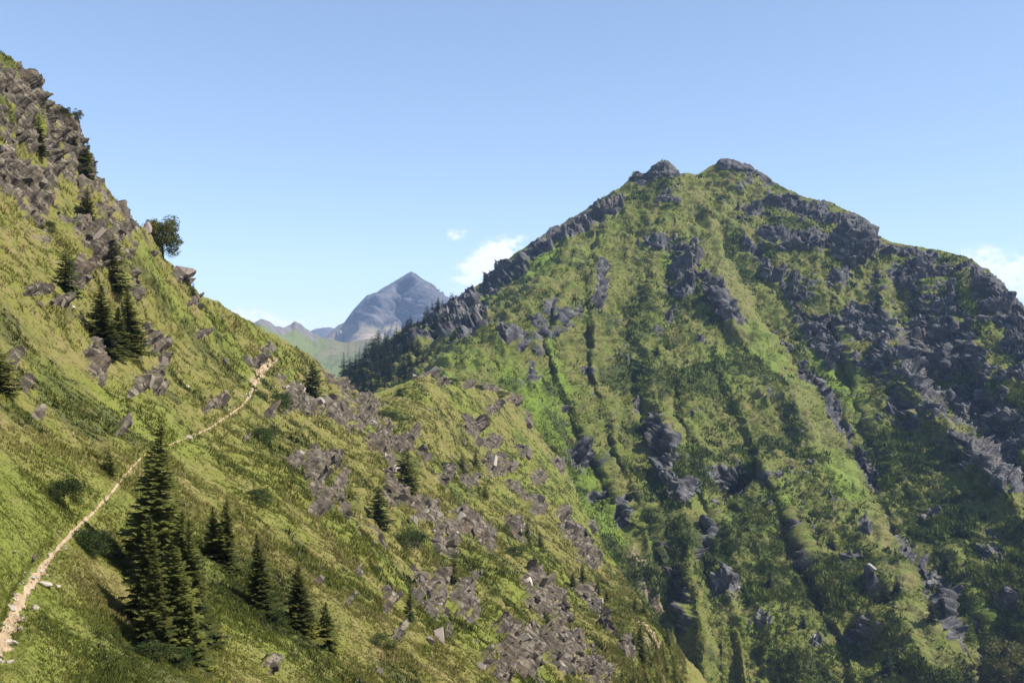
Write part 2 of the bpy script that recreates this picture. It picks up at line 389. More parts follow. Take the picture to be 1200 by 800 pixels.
def sampler(us, V, Gd, n_low, extra=None):
    vb = V[n_low, 0]; nr = Gd.shape[0]-n_low
    def at(u, v):
        u = np.atleast_1d(np.asarray(u, float)); v = np.atleast_1d(np.asarray(v, float))
        ci = np.interp(u, us, np.arange(len(us))); c0 = np.clip(ci.astype(int), 0, len(us)-2); cf = ci-c0
        vt = V[-1]; vtop = vt[c0]*(1-cf)+vt[c0+1]*cf
        s = np.clip((vb-v)/np.maximum(vb-vtop, 1e-3), 0, 1)*(nr-1)+n_low
        r0 = np.clip(s.astype(int), 0, Gd.shape[0]-2); rf = s-r0
        def bl(A):
            a = A[r0, c0]*((1-rf)*(1-cf))[:, None] + A[r0, c0+1]*((1-rf)*cf)[:, None]
            return a + A[r0+1, c0]*(rf*(1-cf))[:, None] + A[r0+1, c0+1]*(rf*cf)[:, None]
        return bl(Gd), bl(extra) if extra is not None else None
    return at
near_at = sampler(us1, V1, G1d, len(low1)-1, np.concatenate([N1, rock_final.reshape(V1.shape)[..., None], shr.reshape(V1.shape)[..., None], trail_clear.reshape(V1.shape)[..., None], lush.reshape(V1.shape)[..., None]], -1))

# ------------------------------------------------------------------ the mountain across the gully
MTN_D = TPS([
 (330,485,600),(395,450,620),(450,402,670),(500,370,705),(545,345,735),(600,300,765),(700,238,805),(778,192,830),(820,205,835),(860,187,850),(905,215,835),(1000,252,800),(1030,280,765),(1130,300,720),(1200,360,650),(1320,465,540),
 (600,440,530),(700,440,602),(800,440,606),(850,400,652),(880,370,676),(950,480,600),(1050,640,480),(1110,780,395),(700,600,480),(820,760,410),(780,560,515),(950,700,450),(1000,450,635),(1100,450,605),(1200,450,560),(1130,620,490),(1200,700,420),(1150,800,405),
 (680,300,725),(500,445,520),(560,400,565),(600,365,620),(660,310,690),(1320,700,390),(1320,830,340),(1100,830,385),(900,830,395),(760,830,395),(600,830,330),(330,830,260),(330,600,430),(600,620,440)], 0.0)
MTN_SIL = [(330,492),(380,462),(396,446),(405,438),(420,425),(440,408),(455,398),(475,386),(495,376),(512,362),(530,352),(548,342),(562,333),(575,322),(590,308),(602,297),(625,284),(650,268),(675,254),(700,238),(722,224),(738,212),(744,204),(757,206),
           (766,196),(778,191),(788,195),(796,204),(806,203),(815,206),(824,202),(835,195),(850,187),(862,189),(878,194),(890,203),(905,214),(925,224),(945,233),(960,236),(980,242),(1000,250),(1015,258),(1025,264),(1030,278),(1045,284),(1070,289),
           (1095,293),(1115,297),(1130,300),(1145,309),(1160,319),(1172,331),(1182,343),(1190,350),(1200,362),(1215,380),(1260,415),(1330,470)]
def mtn_depth(U, V):
    D = MTN_D(U, V)
    feats = [
     ([(812,203,.25),(824,235,.45),(840,290,.6),(862,335,.8),(890,385,1),(920,435,1),(948,480,1),(978,525,1),(1012,580,.95),(1047,650,.9),(1080,715,.9),(1102,770,.9),(1128,832,.8)],
      [-70,-24,0,9,34,100], [0,-3.5,0,14,11,0]),
     ([(822,300,.3),(842,340,1),(866,385,1),(884,415,.4)], [-40,-10,0,30], [0,4,-4,0]),
     ([(786,222,.3),(778,260,.6),(772,310,.8),(768,360,.8),(768,420,.8),(772,470,1),(787,530,1),(799,590,1),(808,650,1),(820,720,1),(830,800,1),(836,832,1)],
      [-90,-38,-28,-4,4,12,36,90], [0,7,9,-9,-8,8,5,0]),
     ([(778,200,.12),(745,225,.2),(700,268,.3),(660,308,.45),(625,345,.7),(592,374,1),(560,398,1.15),(530,424,1.2),(512,440,1.2),(480,466,1)],
      [-130,-60,-26,-7,0,10,60], [52,66,54,30,-8,-4,0]),
     ([(706,262,.4),(697,292,.8),(692,330,1),(687,370,1),(688,430,.9),(702,480,.9),(726,540,.9),(752,600,.7),(772,650,.4)], [-60,-12,-3,6,50], [0,3,5,-10,0]),
     ([(668,318,.5),(650,360,.9),(640,405,1),(652,450,.9),(678,505,.9),(708,560,.8),(735,610,.5)], [-50,-12,-2,5,40], [0,3,4,-7,0]),
     ([(842,440,.4),(862,490,.7),(888,545,.9),(925,610,1),(955,680,1),(985,760,1),(1003,830,.8)], [-45,-14,-2,6,45], [0,4,5,-7,0]),
     ([(1030,318,.4),(1040,370,.7),(1058,430,1),(1075,462,1),(1092,490,1),(1130,515,1.1),(1165,555,1.1),(1200,606,1.1),(1240,660,1)], [-80,-26,-3,3,12,50,130], [0,-2,-12,-11,12,14,0]),
     ([(975,330,.5),(985,390,.8),(1000,440,.8),(1020,500,.7),(1040,560,.5)], [-40,-8,0,8,40], [0,6,-6,-6,0]),
     ([(1130,330,.6),(1140,400,.9),(1160,460,.9),(1190,520,.8),(1225,580,.6)], [-50,-12,0,6,50], [0,9,-7,-7,0]),
     ([(1075,300,.4),(1085,350,.8),(1100,400,.8),(1115,450,.5)], [-40,-10,0,6,40], [0,6,-5,-5,0]),
     ([(735,240,.4),(742,330,.5),(745,420,.5),(740,500,.5)], [-40,-8,0,8,40], [0,3,-4,0,0]),
     
     ([(1075,590,.4),(1120,650,.6),(1150,720,.6),(1170,800,.5)], [-50,-14,0,10,50], [0,7,-6,0,0]),
     ([(545,345,.5),(520,375,.8),(500,400,.9),(484,418,.9),(458,440,.8)], [-40,-16,0,12,40], [6,10,-12,2,4]),
    ]
    Q0 = spot(U, V, D).reshape(-1, 3); wx = (4.0*fbm(Q0/45.0, 3, 81)+1.6*fbm(Q0/12.0, 2, 83)).reshape(U.shape); wy = (5.0*fbm(Q0/45.0, 3, 82)).reshape(U.shape)
    am = (1+0.35*fbm(Q0/60.0, 3, 85)).reshape(U.shape)
    for line, xs, ys in feats:
        d, a = polydist(U+wx, V+wy, line)
        D = D + a*am*np.interp(d, xs, ys)
    for cu, cv, ru, rv, amp in [(850,580,20,26,30),(866,568,18,18,26),(826,640,10,34,8),(1004,290,26,20,-14),(1012,278,14,12,-8),(925,282,36,10,-9),(778,202,22,10,-8),(862,192,24,10,-10),(784,235,20,8,-6),(797,290,26,8,-6),
                               (845,350,18,24,-5),(1005,756,22,24,14),(700,590,12,8,8),(1030,420,20,20,-8),(1105,425,22,18,-9),(1165,350,16,26,-9),(1142,475,16,16,9),(880,248,14,8,-5),(640,380,22,14,-6),(602,404,14,10,-6),(1183,555,14,14,9),(895,305,12,20,8),(955,350,20,24,-6)]:
        D = D + amp*np.exp(-(((U-cu)/ru)**2+((V-cv)/rv)**2)**1.5)
    return D
us2 = np.concatenate([np.arange(330, 385, 3.0), np.arange(385, 1212, 0.95), np.arange(1212, 1331, 6)])
low2 = [1000, 950, 910, 880, 858, 842, 828]
MTN_SILn = [(a, b) for a, b in MTN_SIL]
U2, V2, D2, vs2 = make_sheet(us2, MTN_SILn, low2, None, 700, mtn_depth)
G2 = spot(U2, V2, D2); N2 = grid_normals(blur(G2, 4))
MTN_ROCK = [(778,200,26,9),(752,210,12,8),(722,240,12,20,25,.8),(690,258,34,12,-38,.9),(640,285,40,14,-38,.9),(590,325,36,18,-38,.9),(545,372,34,26,-38,.85),(500,392,20,14,-40,.7),(784,231,20,8,-15),(862,191,22,7,15,1.1),(895,208,14,6,40),(880,246,17,8,10),
 (782,287,27,9,8),(815,300,10,18,-20,.8),(843,350,12,38,-33,1.1),(797,332,20,24,0,.7),(872,382,17,9,30),(700,347,5,30,6),(647,377,26,17,-15,.75),(602,402,17,13,-20,.8),(786,370,9,10,0,.8),(794,419,10,13,0,.7),(838,400,24,6,0,.7),(685,437,12,6,0,.8),(625,441,12,8,0,.7),
 (886,292,18,18,20,.8),(896,318,10,14),(925,279,36,11,10,1.1),(1002,290,24,19,0,1.2),(960,250,60,7,13,.8),(1060,297,40,6,6,.9),(1067,324,42,12,0,.6),(1011,372,28,30,0,.8),(925,340,26,24,0,.55),(960,400,22,40,-30,.75),(915,402,8,30,-33,.9),(948,448,9,34,-33,1.),(980,500,10,34,-33,.9),(1010,555,10,34,-33,.8),
 (1052,640,8,40,-27,.7),(1090,715,9,40,-22,.8),(1105,417,36,28,0,.7),(1172,350,24,44,-30,.95),(1142,477,24,24,0,.85),(1195,400,22,40,0,.85),(1185,500,26,30,-30,.75),(1030,421,24,16,0,.8),(1080,455,8,40,-35,.8),(1112,395,40,70,-30,.5),(1150,540,9,50,-38,.9),(1190,560,14,40,-38,.9),(1060,490,16,22,-20,.7),
 (778,535,13,46,-12,1.1),(675,539,12,12),(699,584,13,7),(728,611,11,11),(850,562,26,18,0,.9),(828,633,12,26,20,.8),(850,692,18,17,0,.75),(796,690,11,46,-10,.95),(868,647,14,5,0,.8),(1017,626,10,12,0,.8),(1000,655,18,7),(1004,753,24,22,0,.85),(1102,690,13,13),(1166,655,16,13,0,.9),(1094,604,9,9),(1021,690,10,8),
 (1190,710,9,12,0,.9),(835,520,5,4),(800,575,8,18,0,.8),(1110,700,10,14),(730,590,6,6),(745,480,6,8),(660,480,6,4),(770,390,6,5),(905,560,10,6,0,.6),(930,620,10,7,0,.6),(950,660,10,7,0,.55),(890,730,14,10,0,.5),(960,760,14,10,0,.5),(1060,760,10,16,0,.6),(1140,770,8,10,0,.6),(1166,630,10,6,0,.7)]
P2 = G2.reshape(-1, 3); u2, v2, d2 = U2.ravel(), V2.ravel(), D2.ravel()
rb2 = blob(U2, V2, MTN_ROCK).ravel()
right_bias = 0.30*sstep(860, 1000, u2 - 0.62*(v2-300))*sstep(640, 480, v2) + 0.12*sstep(30, 5, v2-np.repeat(vs2[None], len(V2), 0).ravel())
m1 = fbm(P2/38.0, 4, 103); m2 = fbm(P2/11.0, 4, 105); m3 = fbm(P2/3.8, 3, 107)
Pw = P2 + np.stack([14*fbm(P2/60.0, 3, 113), np.zeros_like(u2), np.zeros_like(u2)], 1)
streak = fbm(Pw/np.array([14.0, 60.0, 60.0]), 4, 111); streak2 = ridged(Pw/np.array([30.0, 140.0, 140.0]), 3, 115)
Qf = np.stack([P2[:, 0]+0.5*(P2[:, 1]-600)*sstep(130, -10, P2[:, 0])+9*fbm(P2/50.0, 3, 114), P2[:, 1], P2[:, 2]], 1)
streak2 = ridged(Qf/np.array([34.0, 260.0, 260.0]), 2, 115)*sstep(-.6, .4, m1+.4); streak3 = ridged(Qf/np.array([13.0, 110.0, 110.0]), 2, 117)*sstep(-.3, .5, fbm(P2/55.0, 2, 118))
strip = np.zeros_like(u2)
sd_, sa_ = polydist(U2, V2, [(818,222,.6),(840,290,.9),(862,335,1),(890,385,1),(920,435,1),(948,480,1),(978,525,1),(1012,580,1),(1047,650,.95),(1080,715,.85),(1102,770,.7)])
strip = np.clip(sa_*sstep(-27, -10, sd_)*sstep(5, -5, sd_)*(0.85+1.5*fbm(P2/16.0, 3, 119).reshape(sd_.shape)), 0, 1).ravel()  # rib strip: its sunlit brightness is painted into the turf and tuft colours
m4 = fbm(P2/1.9, 2, 109)
rocky2 = rb2*(0.85+0.35*m2) + right_bias + 0.24*m1 + 0.30*m2 + 0.22*m3 + 0.10*m4 + 0.10*streak - 0.10 - 0.6*strip
mr2 = sstep(0.34, 0.68, rocky2)
disp2 = 0.5*fbm(P2/1.7, 2, 121) + 3.0*m1 + 2.2*m2*(1-.2*strip) + 0.7*m3 + 1.2*streak + 4.2*(0.7*np.abs(streak2)+streak2*.3) + 3.4*streak3
sel = np.where(mr2 > 0.005)[0]
RT2 = rotmat(0.35, 0.55, -0.3)
Pr = P2[sel] + 1.2*np.stack([fbm(P2[sel]/7, 2, 131), fbm(P2[sel]/7, 2, 132), fbm(P2[sel]/7, 2, 133)], 1)
b2 = 0.55*blocks(Pr, 20, 141, (1.0, 0.8, 1.3), RT2) + 0.8*blocks(Pr, 8.5, 142, (1.1, 0.75, 1.25), RT2) + 0.9*blocks(Pr, 3.6, 143, (1.2, 0.7, 1.1), RT2)
b2 += 9.0*terrace(P2[sel], 15.0, 145)+4.5*terrace(P2[sel], 6.0, 146)
disp2 += (1-.6*strip)*(1.9*terrace(P2, 7.0, 147)+0.9*terrace(P2, 3.2, 148))*sstep(-.5, .3, m1+.5*m2)
disp2[sel] += mr2[sel]*(b2*0.60 + 0.9*np.clip(rocky2[sel], 0, 1.1))
# dwarf-shrub hummocks
hm = fbm(P2/4.2, 2, 151); shr2 = sstep(0.05, 0.55, fbm(P2/24.0, 4, 161) + 0.35*hm + 0.18*sstep(480, 640, v2) - 0.5*strip - 0.25*sstep(760, 640, u2))
disp2 += shr2*(1-mr2)*(1.0*np.abs(hm)+0.6*np.abs(fbm(P2/2.2, 2, 153)))
crest2 = 0.28+0.72*sstep(0, 22, v2-np.repeat(vs2[None], len(V2), 0).ravel())
disp2 *= crest2
fade = np.repeat(sstep(1.0, 0.985, np.linspace(0, 1, V2.shape[0]))[:, None], V2.shape[1], 1)
G2d = G2 + N2*disp2.reshape(V2.shape)[..., None]
back2 = [2, 5, 10, 20, 40, 80, 150, 260, 400]
G2f = add_back(G2d, back2, 0.9)
Nf2 = grid_normals(G2d); nzf2 = blur(Nf2[..., 2], 1).ravel()
rock2 = np.clip(rocky2*0.9 - 0.03 + 1.1*(0.55-nzf2)*sstep(0.05, 0.4, rocky2), 0, 1)*(v2 < 900)
lush2 = sstep(0.05, 0.75, 0.7*fbm(P2/np.array([30.0, 90.0, 90.0]), 3, 171) + 0.3*m2 + .35*strip + blob(U2, V2, [(625,480,22,50,-30,1.1),(660,545,24,60,-30,1.1),(690,610,26,60,-30,1.),(640,500,20,90,-30,.9),(700,620,40,60,-30,.8),(620,460,30,30,0,.6),(900,620,40,60,20,.3),(1100,640,40,40,0,.5),(1160,720,40,50,0,.5),(840,440,30,30,0,.5),(740,590,30,60,0,.5),(640,460,30,20,0,.5)]).ravel() - 0.1)
shr2 = shr2*(1-strip)
mask2 = np.stack([rock2, shr2*0.85, lush2*0.8, np.clip((0.10*strip.reshape(U2.shape)+blob(U2, V2, [(742,665,9,16,-30,1.),(756,690,8,16,-30,1.),(770,708,6,10,-30,.8),(850,692,16,14,0,.5),(980,500,3,30,-33,.5),(1102,690,5,14,0,.4)])).ravel()*(0.8+0.5*m3), 0, 1)], 1).astype(np.float32)  # strip term is painted sunlight on the rib; blobs are bare earth and scree
mask2 = np.concatenate([mask2, np.tile(mask2[-len(us2):], (len(back2), 1))])
mtn = link('mountain', mesh_from('mountain', G2f.reshape(-1, 3), grid_faces(*G2f.shape[:2]), True, {'mask': mask2}), M['mountain'])
tag(mtn, 'twin-topped green and rocky mountain seamed with ribs and gullies', 'mountain', None, 'structure')
mtn_at = sampler(us2, V2, G2d, len(low2)-1, np.concatenate([N2, rock2.reshape(V2.shape)[..., None], shr2.reshape(V2.shape)[..., None], strip.reshape(V2.shape)[..., None], lush2.reshape(V2.shape)[..., None]], -1))

# ------------------------------------------------------------------ far hills and the blue peak
def far_sheet(name, label, cat, sil, u0, u1, du, vlow, rows, D0, slope, rough, mat, scale, rockf, seed, jag, extra=None):
    us = np.arange(u0, u1, du); vs = np.interp(us, [p[0] for p in sil], [p[1] for p in sil]); vs = vs+smooth_noise_1d(us, jag, seed, 9.0)
    s = np.linspace(0, 1, rows); V = vlow+(vs[None]-vlow)*s[:, None]; U = np.repeat(us[None], rows, 0)
    D = D0*(1-slope*(V-vs[None])/100.0)
    if extra: D = extra(U, V, D)
    G = spot(U, V, D); N = grid_normals(blur(G, 2)); Q = G.reshape(-1, 3)
    cr = 0.10+0.90*sstep(0, 22, (V-vs[None])).ravel()
    dsp = rough*cr*(0.9*ridged(Q/scale, 5, seed)+0.7*fbm(Q/(scale*0.6), 4, seed+3))
    if name == 'peak':
        Qw = Q+60*np.stack([fbm(Q/300.0, 3, 275), fbm(Q/300.0, 3, 276), fbm(Q/300.0, 3, 277)], 1)
        cr = 0.05+0.95*sstep(0, 24, (V-vs[None])).ravel()
        dsp = cr*(105*ridged(Qw/np.array([170.0, 520.0, 520.0]), 5, 273)+42*ridged(Qw/np.array([60.0, 120.0, 120.0]), 4, 274)+0.30*blocks(Q, 90, 272, (1, 1, 1.8), rotmat(.3, .5, 0)))
    G = G+N*dsp.reshape(V.shape)[..., None]
    nz = grid_normals(G)[..., 2].ravel()
    rk, sh, lu, so = rockf(U.ravel(), V.ravel(), fbm(Q/(scale*0.7), 4, seed+9), nz)
    mk = np.stack([rk, sh, lu, so], 1)
    G = add_back(G, [D0*x for x in (.004, .01, .03, .08, .2)], 0.9)
    mk = np.concatenate([mk, np.tile(mk[-len(us):], (5, 1))])
    o = link(name, mesh_from(name, G.reshape(-1, 3), grid_faces(*G.shape[:2]), True, {'mask': mk}), mat)
    return tag(o, label, cat, None, 'structure')
z = lambda u: np.zeros_like(u)
far_sheet('far_hill', 'hazy grey-green pasture hill with small rocky knobs beyond the col', 'hill',
  [(180,385),(285,380),(298,377),(306,373),(314,377),(322,382),(333,384),(340,381),(346,377),(352,379),(360,385),(368,391),(385,398),(400,401),(420,399),(450,397),(500,392),(560,390)],
  180, 560, 0.8, 470, 130, 2600, 0.14, 16, M['far_hill'], 160,
  lambda u, v, n, nz: (np.clip(0.25+0.35*n+1.4*sstep(14, 0, v-np.interp(u, [285,306,330,346,362,385,400], [380,373,384,377,386,400,420]))*(u < 372)-.35*(u > 372), 0, 1), np.clip(.25+.4*n, 0, 1), np.clip(.4-n, 0, .6), np.clip(0.25*n*(u > 372), 0, .3)), 201, 1.3,
  lambda U, V, D: D*(1-0.10*sstep(345, 300, U-0.5*(V-380))-0.05*sstep(400, 470, V)))
far_sheet('peak', 'steep blue-grey pyramid peak far behind the col', 'peak',
  [(330,402),(378,398),(386,391),(396,382),(404,378),(414,364),(424,353),(430,346),(442,342),(452,336),(462,330),(470,324.5),(477,320.5),(482,318.5),(487,320.5),(494,326),(502,331),(510,338),(518,345),(530,349),(548,356),(580,372),(620,392)],
  330, 620, 0.7, 430, 170, 4700, 0.11, 110, M['peak'], 300,
  lambda u, v, n, nz: (np.clip(0.75+0.3*n-0.9*sstep(376, 398, v-0.25*(u-420)+8*n), 0, 1), np.clip(.2+.3*n, 0, 1), z(u), np.clip(sstep(378, 392, v)*(.3+.5*n), 0, .6)), 231, 0.8,
  lambda U, V, D: D+sstep(0, 25, V-np.interp(U, [400,440,484,520,560], [380,343,320,346,362]))*(330*np.exp(-((U-474-0.10*(V-345))/13.0)**2)-160*np.exp(-((U-447+0.30*(V-345))/11.0)**2)+140*np.exp(-((U-425+0.2*(V-370))/8.0)**2)-90*np.exp(-((U-506-0.5*(V-345))/13.0)**2)))
far_sheet('ridge', 'small far blue ridge between the pasture hill and the peak', 'ridge',
  [(330,396),(350,392),(362,388),(370,385),(380,384),(388,384),(394,386),(402,384),(415,390),(440,396)],
  330, 440, 0.7, 420, 50, 6200, 0.11, 25, M['peak'], 380,
  lambda u, v, n, nz: (np.clip(0.8+0.3*n, 0, 1), z(u), z(u), z(u)), 251, 0.8)

# flat valley ground under everything
gz = -460.0
me = bpy.data.meshes.new('ground')
me.from_pydata([(-7000, -1200, gz), (7000, -1200, gz), (7000, 9500, gz), (-7000, 9500, gz)], [], [(0, 1, 2, 3)])
tag(link('ground', me, M['ground']), 'valley floor far below the slopes', 'ground', None, 'structure')

# ------------------------------------------------------------------ trail
def make_trail():
    L = np.array(TRAIL, float); seg = np.r_[0, np.cumsum(np.hypot(*np.diff(L, axis=0).T))]
    s = np.arange(0, seg[-1], 1.6); cu, cv = np.interp(s, seg, L[:, 0]), np.interp(s, seg, L[:, 1])
    k = 5
    for A in (cu, cv):
        pad = np.r_[np.repeat(A[0], k), A, np.repeat(A[-1], k)]; A[:] = np.convolve(pad, np.ones(2*k+1)/(2*k+1), 'valid')
    P, ex = near_at(cu, cv); n = ex[:, :3]
    t = np.gradient(P, axis=0); t /= np.linalg.norm(t, axis=1, keepdims=True)
    side = np.cross(t, n); side /= np.linalg.norm(side, axis=1, keepdims=True)
    w = np.interp(cu, [0, 30, 60, 95, 130, 155, 185, 225, 262, 288, 300, 313, 322], [8.0, 4.6, 2.3, 1.9, 1.4, 1.1, .55, .45, .65, 1.0, 2.4, 4.2, 3])*P[:, 1]/F*np.clip(1+0.7*smooth_noise_1d(s, 1, 5, 6), .25, 1.8)
    rows = []
    for j, f in enumerate((-1.25, -1, -.6, 0, .6, 1, 1.25)):
        jit = smooth_noise_1d(s, 0.7, 31+j, 4)
        q = P+side*((f+jit*(abs(f) > .7))*w)[:, None]
        uu = 600+F*q[:, 0]/q[:, 1]; vv = 400-F*q[:, 2]/q[:, 1]
        g, e = near_at(uu, vv)
        rows.append(g+e[:, :3]*(0.035 if abs(f) < 1.2 else -0.12)*np.clip(P[:, 1:2]/60, 1, 2.5))
    G = np.stack(rows)
    tag(link('path', mesh_from('path', G.reshape(-1, 3), grid_faces(*G.shape[:2]), True), M['path']),
        'narrow pale earth hiking trail climbing across the grass slope to the shoulder', 'path', None, 'structure')
make_trail()

# ------------------------------------------------------------------ trees
def spruce_mesh(name, H, R, levels, nb, segs, seed, droop=0.28, bare=0.04, power=0.85, lop=0.35):
    r = random.Random(seed); V = []; T = []
    def tri(a, b, c): i = len(V); V.extend((a, b, c)); T.append((i, i+1, i+2))
    la = r.random()*6.28
    for l in range(levels):
        f = bare+(0.985-bare)*(l/(levels-1))**0.92
        z0 = f*H; rad = R*(1-f)**power*(0.72+0.5*r.random())+0.012*H
        n = max(3, int(nb*(0.55+0.6*(1-f)))); a0 = r.random()*6.28
        for bnum in range(n):
            a = a0+6.283*bnum/n+r.uniform(-.35, .35); L = rad*r.uniform(.45, 1.22)*(1+lop*math.cos(a-la)*.5)
            if r.random() < 0.12: continue
            ca, sa = math.cos(a), math.sin(a); zz = z0+r.uniform(-.4, .4)*H/levels
            lift = 0.35*f; 
            for s in range(segs):
                t0, t1 = s/segs, (s+1)/segs
                def pt(t): return (ca*L*t, sa*L*t, zz+L*(lift*t-droop*t*(1.5-0.7*t)))
                p, q = pt(t0), pt(t1+0.12); tl = (L*(0.5*(1-0.55*t0))*r.uniform(.6, 1.25)+0.012*H)*(5/max(segs, 5))**.4
                for sg in (-1, 1):
                    x = (p[0]+q[0])/2+(-sa*sg)*tl*.75+ca*tl*.45; y = (p[1]+q[1])/2+(ca*sg)*tl*.75+sa*tl*.45
                    tri(p, q, (x, y, (p[2]+q[2])/2-tl*r.uniform(.12, .45)))
            e = pt(1.0); w = 0.10*L+0.006*H
            tri((e[0]-sa*w-ca*.3*L, e[1]+ca*w-sa*.3*L, e[2]), (e[0]+sa*w-ca*.3*L, e[1]-ca*w-sa*.3*L, e[2]), (ca*L*1.15, sa*L*1.15, e[2]-0.06*L))
    for a in range(5):
        c, s = math.cos(a*1.26), math.sin(a*1.26); w = 0.012*H
        tri((c*w, s*w, .93*H), (-s*w, c*w, .93*H), (0, 0, H))
    return mesh_from(name, V, T, False)

def trunk_mesh(name, H, r0, bend=0.0, sides=7):
    V, Q = [], []; ks = [-0.12, 0, .25, .5, .75, .97]
    for k in ks:
        rr = r0*(1.15 if k <= 0 else (1-k*.93)); cx = bend*max(k, 0)**2*H
        for a in range(sides): V.append((cx+rr*math.cos(6.283*a/sides), rr*math.sin(6.283*a/sides), k*H))
    for j in range(len(ks)-1):
        for a in range(sides): b_ = (a+1) % sides; Q.append((j*sides+a, j*sides+b_, (j+1)*sides+b_, (j+1)*sides+a))
    return mesh_from(name, V, Q, True)

def clump_mesh(name, centres, n, leaf, seed, flat=0.8):
    """leafy crown: many small leaf faces gathered in clumps"""
    r = np.random.default_rng(seed); V = []
    for cx, cy, cz, rad in centres:
        k = int(n*rad*rad/leaf/leaf*0.11)+12
        d = r.normal(size=(k, 3)); d /= np.linalg.norm(d, axis=1, keepdims=True); d *= (r.random((k, 1))**0.45)*rad; d[:, 2] *= flat
        c = d+np.array([cx, cy, cz])
        a = r.normal(size=(k, 3)); a /= np.linalg.norm(a, axis=1, keepdims=True); b_ = np.cross(a, r.normal(size=(k, 3))); b_ /= np.linalg.norm(b_, axis=1, keepdims=True)
        s = leaf*r.uniform(.6, 1.4, (k, 1))
        V.append(np.stack([c-a*s*.8, c+b_*s*.5, c+a*s*.9], 1))
    V = np.concatenate(V).reshape(-1, 3)
    return mesh_from(name, V, np.arange(len(V)).reshape(-1, 3), False)

# unit-height prototypes (1 m tall; objects are scaled)
SPR = [spruce_mesh(f'spruce_crown_{i}', 1, w*1.1, 58, 14, 9, 300+i, dr, b_, pw) for i, (w, dr, b_, pw) in enumerate([(.155,.35,.03,.8),(.185,.3,.02,.85),(.17,.38,.06,.75),(.24,.25,.0,.9),(.21,.3,.04,.7)])]
SPM = [spruce_mesh(f'small_spruce_crown_{i}', 1, w*1.05, 27, 12, 4, 330+i, dr, b_, pw) for i, (w, dr, b_, pw) in enumerate([(.2,.3,.0,.85),(.27,.25,.0,.8),(.24,.3,.02,.7),(.32,.2,.0,.75)])]
SPF = [spruce_mesh(f'far_conifer_crown_{i}', 1, w*1.45, 18, 12, 2, 360+i, .3, b_, pw) for i, (w, b_, pw) in enumerate([(.17,.02,.8),(.2,.05,.7),(.15,.04,.85),(.25,.0,.8)])]
TRK = [trunk_mesh('spruce_trunk', 1, .02), trunk_mesh('stout_trunk', 1, .032, 0.05)]
def rc(seed, n, spread, h, r0, r1):
    r = random.Random(seed); return [(r.uniform(-1, 1)*spread, r.uniform(-1, 1)*spread, h*r.uniform(.25, 1), r.uniform(r0, r1)) for _ in range(n)]
PIN = [clump_mesh('pine_crown', rc(5, 44, .30, .90, .13, .22), 70, .034, 5), clump_mesh('open_pine_crown', rc(9, 26, .36, .88, .10, .18), 80, .034, 9)]
SHB = [clump_mesh('shrub_foliage_%d' % i, rc(50+i, 12, .42, .72, .16, .30), 70, .042, 50+i) for i in range(3)]
LIM = []
def limb_mesh(name, seed):
    r = random.Random(seed); V, Q = [], []
    for k in range(9):
        a = r.random()*6.28; z0 = r.uniform(.0, .55); L = r.uniform(.25, .42); rr = .012; base = len(V)
        for t_, q in ((0, 1), (1, .4)):
            c = (math.cos(a)*L*t_, math.sin(a)*L*t_, z0+L*.5*t_)
            for b_ in range(4): V.append((c[0]+rr*q*math.cos(b_*1.57), c[1]+rr*q*math.sin(b_*1.57), c[2]+rr*q*.3*math.sin(b_*1.57+.8)))
        for b_ in range(4): Q.append((base+b_, base+(b_+1) % 4, base+4+(b_+1) % 4, base+4+b_))
    return mesh_from(name, V, Q, True)
STEM = [limb_mesh('shrub_stems', 3)]

def plant(name, at, u, v, hpx, crown, trunk, label, cat, group=None, wide=1.0, mat=None, bark=None, crown_name='crown', trunk_name='trunk', sink=0.04, lean=0.05):
    P, _ = at(u, v); p = P[0]; H = hpx*p[1]/F
    e = bpy.data.objects.new(name, None); C.objects.link(e); e.empty_display_size = 0.2
    e.location = (p[0], p[1], p[2]-sink*H); r = random.Random(int(u*31+v*17))
    e.rotation_euler = (r.uniform(-lean, lean), r.uniform(-lean, lean), r.uniform(0, 6.28)); e.scale = (H*wide, H*wide, H)
    tag(e, label, cat, group)
    link(crown_name, crown, mat, e); link(trunk_name, trunk, bark or M['bark'], e)
    return e
def pine_trunk():
    a = TRK[1]; b_ = STEM[0]; va = np.array([v.co[:] for v in a.vertices]); vb = np.array([v.co[:] for v in b_.vertices])
    vb[:, 2] = vb[:, 2]*.9+.2; fa = np.array([p.vertices[:] for p in a.polygons]); fb = np.array([p.vertices[:] for p in b_.polygons])
    return mesh_from('pine_trunk', np.concatenate([va, vb]), np.concatenate([fa, fb+len(va)]), True)
PTK = pine_trunk(); PTK.materials.append(M['bark'])
for m in SPR+SPM: m.materials.append(M['needles'])
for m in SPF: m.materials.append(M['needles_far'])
for m in PIN: m.materials.append(M['needles'])
for m in SHB: m.materials.append(M['leaves'])
for m in TRK+STEM: m.materials.append(M['bark'])
LAR = [m.copy() for m in SPM]
for m in LAR: m.materials[0] = M['needles_light']

G_ = 'spruces in the foreground clump'
